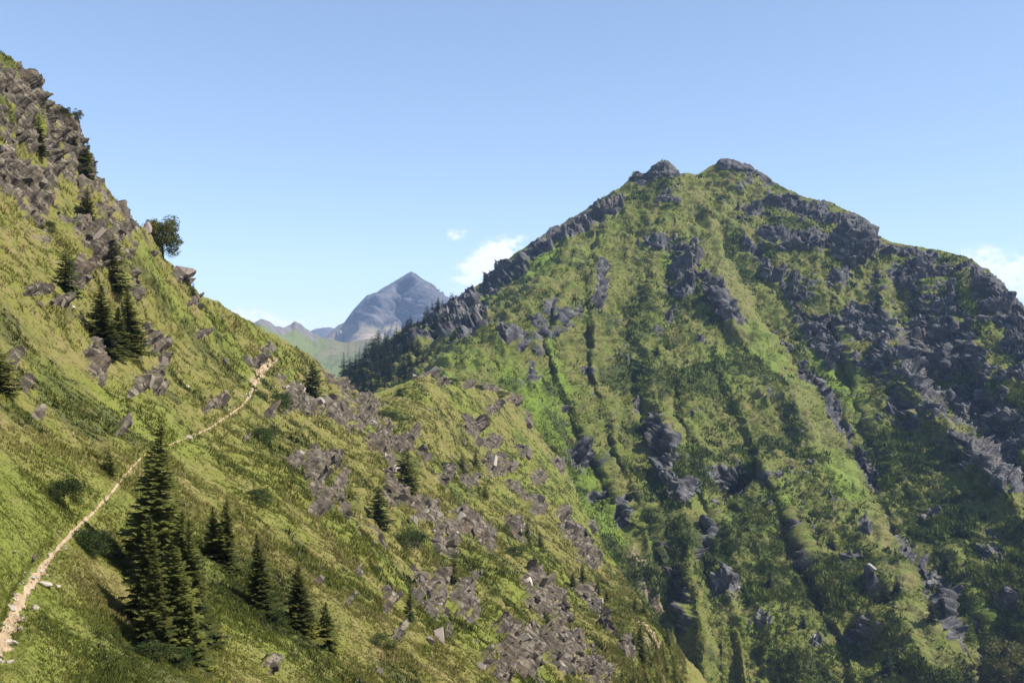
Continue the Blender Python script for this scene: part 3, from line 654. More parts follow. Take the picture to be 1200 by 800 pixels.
# u, base v, height px, crown mesh, width, label
for u, v, h, m, w, lab in [
 (181,694,207,SPR[0],1.15,'tallest dark spruce, its thin pointed top rising above the foreground clump'),
 (169,742,140,SPR[1],1.0,'dark spruce on the shaded left flank of the foreground clump'),
 (208,728,138,SPR[2],1.0,'slim spruce just right of the tallest one in the foreground clump'),
 (222,745,142,SPR[1],.85,'narrow spruce on the right-hand edge of the foreground clump'),
 (197,768,128,SPR[4],1.05,'broad spruce in the front middle of the foreground clump'),
 (172,770,112,SPR[3],1.0,'lowest left spruce of the foreground clump with a grey dead trunk showing'),
 (222,786,80,SPR[3],1.0,'short bushy spruce at the bottom right foot of the foreground clump')]:
    plant('spruce', near_at, u, v, h, m, TRK[0], lab, 'spruce', G_, w)
for u, v, h, m, w, lab in [
 (246,660,66,SPR[1],1.1,'left one of two joined small spruces right of the foreground clump'),
 (259,672,84,SPR[2],1.05,'right one of two joined small spruces right of the foreground clump'),
 (297,722,94,SPR[1],1.0,'slender single spruce on open grass with its shadow to the left'),
 (345,748,84,SPR[3],1.05,'wide dark spruce with a shorter tree at its right foot'),
 (375,766,55,SPR[3],1.05,'short spruce at the right foot of the wide dark spruce')]:
    plant('spruce', near_at, u, v, h, m, TRK[0], lab, 'spruce', 'single spruces on the grass slope', w)
for u, v, h, m, w, lab in [
 (128,556,36,SPM[1],1.0,'tiny dark spruce beside the trail below the rock outcrops'),
 (107,202,46,SPM[1],1.1,'pointed dark spruce on the skyline of the upper crag'),
 (55,176,46,SPM[1],1.1,'dark spruce in front of the crag near the top left of the slope'),
 (90,170,20,SPM[3],.9,'small spruce just left of the pointed skyline spruce'),
 (112,252,46,SPM[3],.8,'olive spruce on the crag below the pointed skyline spruce'),
 (132,338,66,SPM[2],1.0,'narrow dark spruce above the broad clump under the crag'),
 (120,415,84,SPR[3],1.15,'broad dark spruce on the left of the clump under the crag'),
 (149,408,74,SPR[3],1.0,'broad dark spruce on the right of the clump under the crag'),
 (137,418,60,SPR[3],1.1,'short bushy spruce at the foot of the clump under the crag'),
 (3,458,56,SPM[3],1.1,'dark conifer cut off at the left edge beside the slope'),
 (479,576,56,SPM[3],.95,'dark conifer beside the pale rock slab in the middle slope'),
 (530,690,48,SPM[1],.8,'dim conifer against the big rock in the middle slope'),
 (542,553,24,SPM[1],1.1,'small rounded conifer, left of a pair on the right grass slope'),
 (555,550,26,SPM[0],1.2,'small pointed conifer, right of a pair on the right grass slope'),
 (569,585,20,SPM[1],1.2,'tiny dark conifer on bare grass below the rock band'),
 (570,498,13,SPM[1],1.2,'tiny conifer just above the rock band on the right slope'),
 (621,632,26,SPM[0],1.3,'dark conifer standing in the rock band above the bright gully'),
 (635,642,24,SPM[0],1.2,'dark conifer at the lower end of the rock band above the gully'),
 (632,664,24,SPM[2],1.0,'small conifer below the rock band and above the shadowed outcrop'),
 (637,684,20,SPM[2],1.0,'small conifer at the top of the shadowed outcrop'),
 (672,686,18,SPM[1],1.1,'dark bushy conifer left of the slim one above the pale slabs'),
 (683,684,27,SPM[0],1.2,'slim dark conifer above the pale slabs on the right slope'),
 (692,697,17,SPM[0],1.1,'small conifer between the slim one and a tiny cluster'),
 (699,698,20,SPM[2],1.0,'small conifer at the upper end of a tiny cluster'),
 (711,705,16,SPM[1],1.0,'tiny conifer at the lower end of the tiny cluster'),
 (746,716,26,SPM[0],1.1,'dark conifer above the pink earth patch, left of two'),
 (758,722,24,SPM[1],1.0,'dark conifer above the pink earth patch, right of two'),
 (745,762,26,SPM[0],1.0,'slim conifer just left of the tallest gully conifer'),
 (752,770,42,SPM[0],1.2,'tallest dark conifer on the spur above the gully'),
 (783,756,22,SPM[2],1.0,'conifer at the edge of the spur near the gully line'),
 (777,784,36,SPM[0],1.0,'bright green conifer low on the spur near the bottom edge'),
 (792,803,26,SPM[1],1.0,'conifer cut by the bottom edge below the bright green one'),
 (733,803,26,SPM[0],1.1,'dark conifer cut by the bottom edge of the spur'),
 (744,806,20,SPM[1],1.0,'little conifer at the bottom edge between two taller ones')]:
    plant('conifer', near_at, u, v, h, m, TRK[0], lab, 'conifer', 'conifers on the near slope', w)
for u, v, h, m, w, lab in [
 (368,461,44,LAR[3],1.0,'warm-lit bushy larch on the shoulder right of the trail'),
 (443,614,54,LAR[1],1.0,'pale feathery larch in the middle of the rocky slope'),
 (474,738,52,LAR[0],.7,'thin spiky larch on grass left of the big dark rock'),
 (70,345,56,LAR[3],.85,'light green bushy larch under the upper crag'),
 (232,352,26,LAR[1],.8,'thin sparse larch on the skyline below the rock block')]:
    plant('larch', near_at, u, v, h, m, TRK[0], lab, 'larch', 'larches on the near slope', w)
plant('pine_tree', near_at, 191, 300, 50, PIN[0], PTK, 'round-crowned pine leaning out from the skyline below the crag', 'pine', None, 1.0, sink=.08)
plant('pine_tree', near_at, 78, 140, 20, PIN[1], PTK, 'low wind-bent pine on the skyline near the top of the crag', 'pine', None, 1.2, sink=.02)
plant('pine_tree', near_at, 84, 142, 14, PIN[1], PTK, 'tiny pine tucked right beside the wind-bent pine on the skyline', 'pine', None, 1.2, sink=.02)
for u, v, h, i, w, lab in [
 (76,592,48,0,.8,'bushy shrub above the trail casting a dark shadow to its left'),
 (112,655,40,1,1.2,'wide leafy shrub mass left of the foreground spruces'),
 (132,660,34,2,1.2,'leafy shrub touching the left edge of the foreground spruces'),
 (172,788,34,2,1.5,'green shrub at the foot of the foreground spruces'),
 (200,792,26,0,1.3,'low shrub at the bottom between the foreground spruces'),
 (318,742,26,1,1.2,'pale green shrub between the two single spruces'),
 (472,650,34,0,1.0,'rounded shrub left of the jagged rock step in the middle slope'),
 (62,272,20,1,1.0,'green shrub on a ledge of the upper crag'),
 (300,590,20,1,1.6,'low spreading shrub on open grass below the trail shoulder'),
 (305,520,28,0,1.2,'dark shrub below the rocky bend of the trail'),
 (440,672,14,2,1.3,'small shrub on the grass left of the jagged rock step'),
 (330,478,24,1,1.1,'shrub beside the rock just below the trail shoulder'),
 (455,494,18,0,1.4,'shrub on the rocky col right of the warm-lit larch'),
 (440,775,26,2,1.2,'shrub low on the slope left of the reddish boulder'),
 (470,460,12,1,1.2,'small shrub on the grassy col'),
 (531,452,10,1,1.6,'small dark shrub on the smooth grass crest right of the rock knob on the col'),
 (560,458,11,0,1.5,'small shrub left of the rock knob where the crest meets the mountain'),
 (588,466,12,2,1.4,'small shrub right of the rock knob where the crest meets the mountain'),
 (600,650,18,2,1.6,'dwarf shrub mat above the shadowed outcrop')]:
    plant('shrub', near_at, u, v, h, SHB[i], STEM[0], lab, 'shrub', 'shrubs on the near slope', w, crown_name='foliage', trunk_name='stem', sink=.02)

# conifers on the mountain
for u, v, h, i, lab in [
 (842,556,20,0,'leftmost of the dark conifers on the lip above the shadowed hollow'),
 (851,552,24,1,'tall dark conifer in the middle of the lip above the shadowed hollow'),
 (861,555,22,2,'dark conifer right of the middle one on the lip above the shadowed hollow'),
 (870,560,22,3,'rightmost wide conifer on the lip above the shadowed hollow'),
 (886,566,16,1,'small conifer a little right of the shadowed hollow'),
 (742,594,13,3,'tiny round conifer in the green bowl left of the dark cliff'),
 (1040,710,26,0,'conifer on the sunlit rib low on the mountain, left of a pair'),
 (1050,704,24,1,'conifer on the sunlit rib low on the mountain, right of a pair'),
 (1086,738,30,2,'tall conifer at the foot of the sunlit rib beside the dark gully'),
 (975,648,22,0,'conifer in the dark shrub field left of the sunlit rib'),
 (1126,632,22,1,'conifer on the green slope right of the deep gully'),
 (1116,542,22,0,'conifer below the thin pale rib on the right face'),
 (1038,796,32,1,'large conifer near the bottom edge left of the sunlit rib'),
 (1010,586,14,2,'small conifer on the upper edge of the sunlit grass strip'),
 (998,576,11,2,'tiny conifer just above the small one on the sunlit strip'),
 (766,418,13,3,'tiny dark conifer on the middle of the left face'),
 (900,690,16,1,'small conifer in the shrub field below the hollow'),
 (940,740,18,0,'conifer in the shrub field left of the dark lower hollow')]:
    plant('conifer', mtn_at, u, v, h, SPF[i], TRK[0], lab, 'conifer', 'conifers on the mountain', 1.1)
r = random.Random(77); cnt = 0; tries = 0; placed = []
while cnt < 150 and tries < 6000:
    tries += 1
    u = r.uniform(402, 540); top = np.interp(u, [p[0] for p in MTN_SIL], [p[1] for p in MTN_SIL]); v = r.uniform(top+1, min(464, top+62))
    if v > np.interp(u, [402,450,480,520,560], [470,462,446,425,395]) : continue
    if r.random() > np.interp(u, [402,470,500,540], [1, 1, .55, .15]): continue
    if any(abs(u-a)+abs(v-b_)*.7 < 4.2 for a, b_ in placed): continue
    placed.append((u, v))
    h = r.uniform(14, 26)*np.interp(u, [402, 470, 540], [1.15, .9, .55])
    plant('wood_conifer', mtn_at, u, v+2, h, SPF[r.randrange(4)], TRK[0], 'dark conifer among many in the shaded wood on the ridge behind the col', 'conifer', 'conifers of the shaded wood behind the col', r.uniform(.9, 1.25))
    cnt += 1

# broad-leaved tree cut by the lower right corner
BUSH = clump_mesh('treetop_crown', rc(91, 30, .40, .9, .10, .19), 60, .030, 91); M['bright_leaves'] = leaf_material('bright_leaves', (0.030, 0.040, 0.012), (0.190, 0.180, 0.050), 0.9, False, 0.25); BUSH.materials.append(M['bright_leaves'])
plant('tree', mtn_at, 1190, 838, 74, BUSH, TRK[1], 'leafy bright-topped treetop cut off by the lower right corner', 'tree', None, .9, lean=0)

# ------------------------------------------------------------------ loose stones
def rock_mesh(name, seed, sx=1, sy=1, sz=.7, n=15):
    r = random.Random(seed); bm = bmesh.new()
    for _ in range(n):
        d = [r.gauss(0, 1) for _ in range(3)]; L = math.sqrt(sum(x*x for x in d)); k = r.uniform(.8, 1.1)/L*.5
        bm.verts.new((d[0]*k*sx, d[1]*k*sy, d[2]*k*sz))
    ch = bmesh.ops.convex_hull(bm, input=bm.verts); 
    for v in [v for v in bm.verts if not v.link_faces]: bm.verts.remove(v)
    bmesh.ops.bevel(bm, geom=list(bm.edges), offset=.008, segments=1, affect='EDGES', clamp_overlap=True)
    me = bpy.data.meshes.new(name); bm.to_mesh(me); bm.free(); return me
RK = [rock_mesh('stone_%d' % i, 500+i, *s) for i, s in enumerate([(1.2,.8,.6),(1,1,.7),(1.5,.7,.45),(.9,.7,1.1),(1.3,1,.5),(1,.6,.8)])]
for m in RK: m.materials.append(M['stone'])
BLD = [rock_mesh('boulder_%d' % i, 640+i, *s, n=10) for i, s in enumerate([(1,.9,1.05),(1.3,.9,.9),(.9,.8,1.3)])]
for m in BLD: m.materials.append(M['boulder'])
def stone(u, v, wpx, me, label, cat='stone', group=None, at=near_at, name='stone', up=.12, rot=None):
    P, e = at(u, v); p = P[0]; n = e[0, :3]; s = wpx*p[1]/F; r = random.Random(int(u*13+v*7))
    o = link(name, me); o.location = p+n*s*up; o.scale = (s, s, s)
    o.rotation_euler = rot or (r.uniform(-.5, .5), r.uniform(-.5, .5), r.uniform(0, 6.28))
    return tag(o, label, cat, group)
stone(506,764,24,BLD[0],'reddish dark boulder standing alone on grass low in the middle','boulder',None,name='boulder',up=.3)
stone(494,766,11,BLD[2],'small dark stone at the left foot of the reddish boulder','boulder',None,name='boulder',up=.3)
stone(617,684,17,RK[3],'pale upright slab on the edge of the shadowed outcrop','boulder',None,name='boulder',up=.25)
stone(220,514,9,RK[1],'white block beside the thin upper stretch of trail')
stone(505,440,18,BLD[1],'grey rock knob on the crest of the col','boulder',None,name='boulder',up=.02)
stone(485,441,13,BLD[1],'smaller grey rock left of the rock knob on the col','boulder',None,name='boulder',up=.02)
stone(172,268,16,BLD[2],'upright rock tooth on the skyline left of the round pine','boulder',None,name='boulder',up=.02)
stone(212,322,26,BLD[1],'dark rock block jutting from the skyline above the grass shoulder','boulder',None,name='boulder',up=.02)
stone(462,552,16,RK[0],'pale leaning slab beside the dark conifer of the middle slope','boulder',None,name='boulder',up=.2)
stone(270,506,6,RK[2],'small white stone just below the upper trail')
stone(221,452,6,RK[0],'white stone alone on the grass left of the trail shoulder')
stone(76,366,9,RK[0],'white stone on the slope below the upper crag')
stone(2,656,7,RK[2],'white stone at the left edge above the trail')
stone(286,604,5,RK[1],'white stone on grass left of the low spreading shrub')
stone(294,384,5,RK[2],'white stone on the skyline of the grass shoulder')
for u, v, s, i, lab in [(33,680,10,1,'white block on the uphill edge of the lower trail'),(44,688,17,2,'long flat stone lying across the lower trail edge'),(57,695,7,0,'small white stone below the long flat stone'),
 (43,671,9,0,'pale angular stone in the middle of the lower trail'),(28,722,12,3,'pinkish upright stone on the downhill edge of the trail'),(13,700,8,2,'tilted pale stone uphill of the trail bend'),
 (4,758,20,4,'large tan slab at the lower left edge of the trail'),(1,784,10,1,'white stone at the left edge below the tan slab'),(8,716,13,0,'pale stone at the left edge where the trail widens'),(18,730,8,1,'whitish rounded stone beside the pinkish upright stone'),(14,745,11,5,'tan stone left of the pinkish upright stone'),(-1,712,9,4,'pale slab at the very left edge above the trail')]:
    stone(u, v, s, RK[i], lab, group='stones along the lower trail')
r = random.Random(5)
for k in range(90):
    f = r.random()**1.3; i = f*6; a = int(i); t_ = i-a
    u = TRAIL[a][0]*(1-t_)+TRAIL[a+1][0]*t_+r.gauss(0, 11*(1-f*.6)); v = TRAIL[a][1]*(1-t_)+TRAIL[a+1][1]*t_+r.gauss(0, 6)
    if v > 796: continue
    stone(u, v, r.uniform(3, 7)*(1.1-f*.4), RK[r.randrange(6)], 'small pale rubble stone scattered along the lower trail', group='rubble stones along the lower trail')
for k in range(14):
    i = 18+r.random()*5.8; a = int(i); t_ = i-a
    stone(TRAIL[a][0]*(1-t_)+TRAIL[a+1][0]*t_+r.gauss(0, 4), TRAIL[a][1]*(1-t_)+TRAIL[a+1][1]*t_+r.gauss(0, 3), r.uniform(2.5, 5), RK[r.randrange(6)], 'pale rubble stone at the rocky upper bend of the trail', group='rubble stones at the upper bend of the trail')
k = 0
while k < 110:
    u, v = r.uniform(5, 780), r.uniform(300, 798); top = np.interp(u, [p[0] for p in NEAR_SIL], [p[1] for p in NEAR_SIL])
    if v < top+8: continue
    if r.random() > 0.25 + 1.2*float(near_at(u, v)[1][0, 3]): continue
    stone(u, v, r.uniform(2, 5.0), RK[r.randrange(6)], 'small pale stone lying in the grass of the near slope', group='small stones scattered over the near slope'); k += 1

# ------------------------------------------------------------------ grass tufts, heath and scrub (nobody could count them)
def scatter(name, label, cat, at, n, umin, umax, sil, vmax, keep, size_px, size_lim, blades, spread, height, mat, seed, tint):
    r = np.random.default_rng(seed); u = r.uniform(umin, umax, n); top = np.interp(u, [p[0] for p in sil], [p[1] for p in sil]); v = r.uniform(0, 1, n)*(vmax-top)+top+1.5
    ok = v < vmax; u, v = u[ok], v[ok]; w = keep(u, v)
    G, e = at(u, v); kp = r.random(len(u)) < w*tint[3](e); G, e = G[kp], e[kp]; m = len(G)
    s = np.clip(r.uniform(.6, 1.5, m)*size_px*G[:, 1]/F, *size_lim)
    Lp = 8*size_lim[1]; s *= np.clip(1.05+.8*fbm(G/(.7*Lp), 2, seed+1), .55, 2.0)
    t0 = np.clip(tint[0](e, r, m)+.24*fbm(G/Lp, 3, seed+2)+.16*fbm(G/(Lp*.3), 2, seed+3), 0, 1)
    B = blades; c = np.repeat(G, B, 0); nn = np.repeat(e[:, :3], B, 0); S = np.repeat(s, B)[:, None]
    a = r.uniform(0, 6.283, m*B); rad = np.sqrt(r.random(m*B))*spread; hz = np.stack([np.cos(a), np.sin(a), np.zeros(m*B)], 1)
    upv = nn*0.45+np.array([0, 0, 0.75])
    base = c+hz*(rad[:, None]*S)-nn*S*0.08
    # keep the foot of the blades on the slope
    base -= np.array([0, 0, 1])*(((hz*nn).sum(1)/np.maximum(nn[:, 2], .3))*rad*S[:, 0])[:, None]
    tip = base+(upv*height*r.uniform(.6, 1.25, (m*B, 1))+hz*r.uniform(.1, .55, (m*B, 1))*height+r.normal(0, .12, (m*B, 3)))*S
    sd = np.stack([-np.sin(a+r.normal(0, .8, m*B)), np.cos(a), np.zeros(m*B)], 1)*S*tint[1]
    V = np.stack([base-sd, base+sd, tip], 1).reshape(-1, 3)
    tt = np.repeat(np.clip(np.repeat(t0, B)+r.normal(0, tint[2], m*B), 0, 1), 3)
    col = np.stack([tt, tt, tt, np.ones_like(tt)], 1)
    o = link(name, mesh_from(name, V, np.arange(len(V)).reshape(-1, 3), False, {'tint': col}), mat)
    return tag(o, label, cat, None, 'stuff')
M['grass'] = tint_material('alpine_grass', [(0.056, 0.066, 0.016), (0.120, 0.132, 0.023), (0.170, 0.172, 0.033), (0.220, 0.176, 0.070)], .8, .3)
M['heath'] = tint_material('dwarf_heath', [(0.018, 0.028, 0.008), (0.038, 0.052, 0.012), (0.064, 0.076, 0.018), (0.085, 0.060, 0.028)], .8, .2)
M['scrub'] = tint_material('mountain_scrub', [(0.022, 0.036, 0.010), (0.070, 0.098, 0.018), (0.140, 0.175, 0.025), (0.17, 0.15, 0.045)], .8, .2)
one = lambda u, v: np.ones_like(u)
scatter('grass', 'long tufted yellow-green grass covering the near slope', 'grass', near_at, 190000, -150, 800, NEAR_SIL, 826, lambda u, v: np.clip(0.55+0.5*sstep(450, 650, v), 0, 1), 3.0, (.06, .60), 7, .6, .72, M['grass'], 901,
        (lambda e, r, m: .74+.20*r.normal(size=m)-.38*e[:, 6]-.30*e[:, 4], .16, .12, lambda e: (e[:, 3] < .42)*np.where(e[:, 5] < .985, 1, .35)))
scatter('heath', 'dark low heath and bilberry mats among the grass', 'heath', near_at, 70000, -150, 800, NEAR_SIL, 826, one, 4.0, (.1, .7), 9, .75, .5, M['heath'], 902,
        (lambda e, r, m: .45+.25*r.normal(size=m), .2, .14, lambda e: (e[:, 3] < .5)*(e[:, 5] < .8)*sstep(.35, .9, e[:, 4])*.9))
scatter('scrub', 'dark green dwarf alder and juniper scrub over the mountain face', 'scrub', mtn_at, 210000, 540, 1210, MTN_SIL, 828, lambda u, v: np.clip(.45+.5*sstep(380, 620, v), 0, 1)*(1-.6*sstep(770, 700, u)), 2.8, (.6, 2.0), 8, .75, .7, M['scrub'], 903,
        (lambda e, r, m: .36+.22*r.normal(size=m)+.15*e[:, 6], .26, .12, lambda e: (e[:, 3] < .5)*np.clip(.12+.8*sstep(.30, .9, e[:, 4]), 0, 1)*(e[:, 5] < .22)))

M['mountain_grass'] = tint_material('mountain_grass', [(0.070, 0.088, 0.016), (0.150, 0.180, 0.026), (0.210, 0.222, 0.036), (0.255, 0.215, 0.075)], .8, .3)
scatter('mountain_grass', 'tufted yellow-green grass on the slopes of the mountain', 'grass', mtn_at, 200000, 440, 1210, MTN_SIL, 828, lambda u, v: np.clip(1-.5*sstep(700, 900, u), 0, 1), 2.1, (.5, 1.5), 7, .8, .28, M['mountain_grass'], 904,
        (lambda e, r, m: .56+.18*r.normal(size=m)-.26*e[:, 6]*(1-e[:, 5])-.30*e[:, 4]+.22*e[:, 5], .2, .12, lambda e: (e[:, 3] < .40)*(1-.6*e[:, 4])))  # tufts on the strip coloured paler to look sunlit
M['crag'] = tint_material('crag_rock', [(0.026, 0.021, 0.016), (0.078, 0.064, 0.049), (0.155, 0.130, 0.101), (0.36, 0.31, 0.245)], .9, 0.0)
M['cliff'] = tint_material('cliff_rock', [(0.028, 0.026, 0.026), (0.064, 0.060, 0.058), (0.110, 0.103, 0.098), (0.22, 0.205, 0.19)], .9, 0.0)
def hull_arrays(k):
    out = []
    for i in range(k):
        r = random.Random(700+i); bm = bmesh.new(); sx, sy, sz = r.uniform(.8, 1.5), r.uniform(.6, 1.0), r.uniform(.35, .8)
        for cx in (-1, 1):
            for cy in (-1, 1):
                for cz in (-1, 1):
                    for _ in range(2): bm.verts.new((cx*r.uniform(.22, .52)*sx, cy*r.uniform(.2, .5)*sy, cz*r.uniform(.25, .5)*sz))
        bmesh.ops.convex_hull(bm, input=bm.verts)
        for v in [v for v in bm.verts if not v.link_faces]: bm.verts.remove(v)
        bmesh.ops.triangulate(bm, faces=list(bm.faces)); bm.verts.index_update()
        out.append((np.array([v.co[:] for v in bm.verts]), np.array([[v.index for v in f.verts] for f in bm.faces]))); bm.free()
    return out
HULL = hull_arrays(14)
def rough_hulls(k):
    out = []
    for i in range(k):
        r = random.Random(800+i); bm = bmesh.new(); sx, sy, sz = r.uniform(.9, 1.5), r.uniform(.6, 1.0), r.uniform(.4, .8)
        for _ in range(16):
            bm.verts.new((r.choice((-1, 1))*r.uniform(.22, .5)*sx, r.choice((-1, 1))*r.uniform(.2, .5)*sy, r.choice((-1, 1))*r.uniform(.25, .5)*sz))
        bmesh.ops.convex_hull(bm, input=bm.verts)
        for v in [v for v in bm.verts if not v.link_faces]: bm.verts.remove(v)
        bmesh.ops.triangulate(bm, faces=list(bm.faces)); bmesh.ops.subdivide_edges(bm, edges=list(bm.edges), cuts=2, use_grid_fill=True)
        bmesh.ops.triangulate(bm, faces=list(bm.faces)); bm.verts.index_update()
        V = np.array([v.co[:] for v in bm.verts]); Fc = np.array([[v.index for v in f.verts] for f in bm.faces]); bm.free()
        n = V/(np.linalg.norm(V, axis=1, keepdims=True)+1e-6); V = V+n*(blocks(V+i*3.1, .26, 60+i, tilt=.5)*.5+.03*fbm(V/.1, 2, 70+i))[:, None]
        out.append((V, Fc))
    return out
RHULL = rough_hulls(8)
def rubble(name, label, at, n, umin, umax, sil, vmax, lo, hi, rot, mat, seed, thr, power=2.2):
    r = np.random.default_rng(seed); u = r.uniform(umin, umax, n); top = np.interp(u, [p[0] for p in sil], [p[1] for p in sil]); v = top+1+r.random(n)*(vmax-top); ok = v < vmax
    u, v = u[ok], v[ok]; G, e = at(u, v); kp = r.random(len(u)) < sstep(thr[0], thr[1], e[:, 3])*(e[:, 5] < .3)
    G, e, u, v = G[kp], e[kp], u[kp], v[kp]; Vs, Fs, Ts, base = [], [], [], 0
    crest = sstep(0, 16, v-np.interp(u, [p[0] for p in sil], [p[1] for p in sil]))*.7+.3
    px = lo*(hi/lo)**(r.random(len(u))**power)*crest
    for i in range(len(u)):
        hs = RHULL if lo > 8 else HULL; hv, hf = hs[r.integers(len(hs))]; s = px[i]*G[i, 1]/F
        R = rot @ rotmat(*(r.normal(0, .17, 3)*np.array([1, 1, 2.2]))); q = (hv*s) @ R.T + G[i] + e[i, :3]*s*r.uniform(-.42, .0)
        Vs.append(q); Fs.append(hf+base); base += len(q); t = np.clip(r.normal(.38, .24)+.25*(px[i] < lo*1.4)*(r.random() < .25), 0, 1); Ts.append(np.full(len(q), t))  # tints spread towards black, standing in for shade in the rock crevices
    V = np.concatenate(Vs); tt = np.concatenate(Ts)
    o = link(name, mesh_from(name, V, np.concatenate(Fs), False, {'tint': np.stack([tt, tt, tt, np.ones_like(tt)], 1)}), mat)
    return tag(o, label, 'rock', None, 'stuff')
rubble('crag_rock', 'broken brown-grey rock of the crags and outcrops on the near slope', near_at, 27000, -15, 800, NEAR_SIL, 822, 2.6, 17, rotmat(.35, -.75, .3), M['crag'], 41, (.30, .60))
rubble('crag_block', 'large bedded blocks standing in the crags of the near slope', near_at, 800, -15, 800, NEAR_SIL, 822, 9, 18, rotmat(.35, -.75, .3), M['crag'], 47, (.50, .80), 1.6)
rubble('cliff_block', 'large dark blocks standing in the cliffs of the mountain', mtn_at, 800, 420, 1210, MTN_SIL, 826, 9, 16, rotmat(.2, .45, -.2), M['cliff'], 49, (.55, .85), 1.6)
rubble('cliff_rock', 'broken dark grey rock of the cliffs on the mountain', mtn_at, 15000, 400, 1210, MTN_SIL, 826, 2.2, 12, rotmat(.2, .45, -.2), M['cliff'], 43, (.32, .62))

# ------------------------------------------------------------------ air
HZ = (-6800, 6800, -1000, 9000, gz-1, 420)
x0, x1, y0, y1, z0, z1 = HZ
me = bpy.data.meshes.new('haze')
me.from_pydata([(x0,y0,z0),(x1,y0,z0),(x1,y1,z0),(x0,y1,z0),(x0,y0,z1),(x1,y0,z1),(x1,y1,z1),(x0,y1,z1)], [], [(0,3,2,1),(4,5,6,7),(0,1,5,4),(1,2,6,5),(2,3,7,6),(3,0,4,7)])
hm_ = bpy.data.materials.new('thin_blue_air'); hm_.use_nodes = True; nt = hm_.node_tree; nt.nodes.remove(nt.nodes['Principled BSDF'])
pv = nt.nodes.new('ShaderNodeVolumePrincipled'); pv.inputs['Color'].default_value = (0.42, 0.62, 1.0, 1); pv.inputs['Density'].default_value = 0.000065; pv.inputs['Anisotropy'].default_value = 0.0
nt.links.new(pv.outputs[0], nt.nodes['Material Output'].inputs['Volume'])
USE_HAZE = True
if USE_HAZE: tag(link('haze', me, hm_), 'thin blue air between the slopes and the far peak', 'haze', None, 'stuff')

# ------------------------------------------------------------------ sky with a few low clouds
w = bpy.data.worlds.new('World'); scene.world = w; w.use_nodes = True; nt = w.node_tree; N = nt.nodes; Lk = nt.links
bg = N['Background']; sky = N.new('ShaderNodeTexSky'); sky.sky_type = 'NISHITA'; sky.sun_disc = False
sky.sun_elevation = SUN_EL; sky.sun_rotation = SUN_AZ; sky.altitude = 1800; sky.air_density = 1.0; sky.dust_density = 0.35; sky.ozone_density = 1.2
def wm(op, a, b=None, c=None):
    n = N.new('ShaderNodeMath'); n.operation = op
    for i, x in enumerate((a, b, c)):
        if x is None: continue
        if isinstance(x, (int, float)): n.inputs[i].default_value = x
        else: Lk.new(x, n.inputs[i])
    return n.outputs[0]
tc = N.new('ShaderNodeTexCoord'); sp = N.new('ShaderNodeSeparateXYZ'); Lk.new(tc.outputs['Generated'], sp.inputs[0])
az = wm('ARCTAN2', sp.outputs[0], sp.outputs[1]); el = wm('ARCSINE', sp.outputs[2])
mp = N.new('ShaderNodeMapping'); mp.inputs['Scale'].default_value = (1, 1, 1.6); Lk.new(tc.outputs['Generated'], mp.inputs[0])
nz = N.new('ShaderNodeTexNoise'); nz.inputs['Scale'].default_value = 85; nz.inputs['Detail'].default_value = 6; nz.inputs['Roughness'].default_value = .6; Lk.new(mp.outputs[0], nz.inputs['Vector'])
tot = None
for (cu, cv, ru, rv, ang, k) in [(572,308,50,19,-34,.98),(536,275,15,7,0,.62),(1192,326,52,20,28,.98),(296,372,34,9,8,.95),(330,378,26,5,0,.75)]:
    a0 = math.atan((cu-600)/F); e0 = math.atan((400-cv)/F*math.cos(a0)); ra, re = ru/F, rv/F; c_, s_ = math.cos(math.radians(-ang)), math.sin(math.radians(-ang))
    da = wm('SUBTRACT', az, a0); de = wm('SUBTRACT', el, e0)
    p = wm('DIVIDE', wm('ADD', wm('MULTIPLY', da, c_), wm('MULTIPLY', de, s_)), ra); q = wm('DIVIDE', wm('SUBTRACT', wm('MULTIPLY', de, c_), wm('MULTIPLY', da, s_)), re)
    g = wm('MULTIPLY', wm('EXPONENT', wm('MULTIPLY', wm('ADD', wm('MULTIPLY', p, p), wm('MULTIPLY', q, q)), -1.0)), k)
    tot = g if tot is None else wm('MAXIMUM', tot, g)
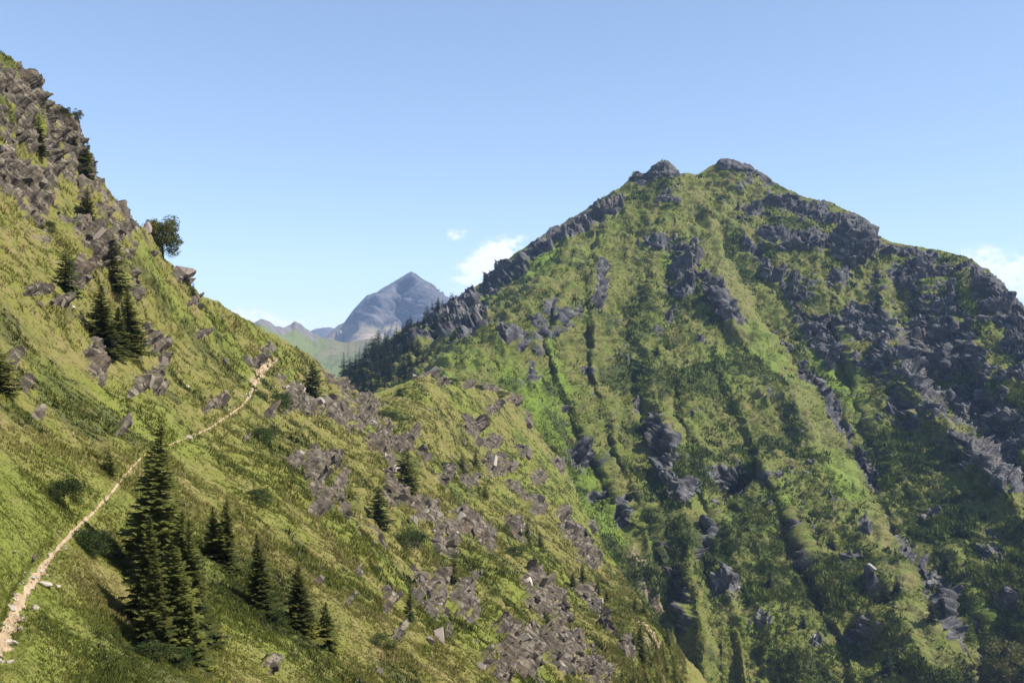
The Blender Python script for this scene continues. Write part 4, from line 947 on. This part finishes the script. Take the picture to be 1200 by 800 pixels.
cl = N.new('ShaderNodeMapRange'); cl.interpolation_type = 'SMOOTHSTEP'; cl.inputs['From Min'].default_value = .15; cl.inputs['From Max'].default_value = .80
Lk.new(wm('ADD', tot, wm('MULTIPLY', wm('SUBTRACT', nz.outputs['Fac'], .5), wm('MULTIPLY', tot, 4.2))), cl.inputs['Value'])
mx = N.new('ShaderNodeMix'); mx.data_type = 'RGBA'
Lk.new(wm('MULTIPLY', cl.outputs[0], .92), mx.inputs[0]); gm = N.new('ShaderNodeGamma'); gm.inputs[1].default_value = 0.68; Lk.new(sky.outputs[0], gm.inputs[0])
ml = N.new('ShaderNodeMix'); ml.data_type = 'RGBA'; ml.blend_type = 'MULTIPLY'; ml.inputs[0].default_value = 1; Lk.new(gm.outputs[0], ml.inputs[6]); ml.inputs[7].default_value = (1.42, 1.57, 1.80, 1)
Lk.new(ml.outputs[2], mx.inputs[6]); mx.inputs[7].default_value = (6.6, 6.65, 6.8, 1)
Lk.new(mx.outputs[2], bg.inputs[0]); bg.inputs[1].default_value = 0.10

sl = bpy.data.lights.new('sun', 'SUN'); sl.energy = 5.0; sl.angle = math.radians(.53); sl.color = (1.0, .955, .88)
so = bpy.data.objects.new('sun', sl); C.objects.link(so)
from mathutils import Vector
so.rotation_euler = Vector((-SUN[0], -SUN[1], -SUN[2])).to_track_quat('-Z', 'Y').to_euler(); so.location = (300, 0, 500)

cam = bpy.data.cameras.new('camera'); cam.lens = 35; cam.sensor_width = 36; cam.clip_start = .1; cam.clip_end = 40000
co = bpy.data.objects.new('camera', cam); C.objects.link(co); co.location = (0, 0, 0); co.rotation_euler = (PI/2, 0, 0); scene.camera = co
vw = scene.view_settings; vw.view_transform = 'Standard'; vw.look = 'None'; vw.exposure = 0.86; vw.gamma = 1.0; vw.use_curve_mapping = False
cy = scene.cycles; cy.use_denoising = True; cy.max_bounces = 6; cy.diffuse_bounces = 3; cy.transmission_bounces = 2; cy.volume_bounces = 1; cy.transparent_max_bounces = 4
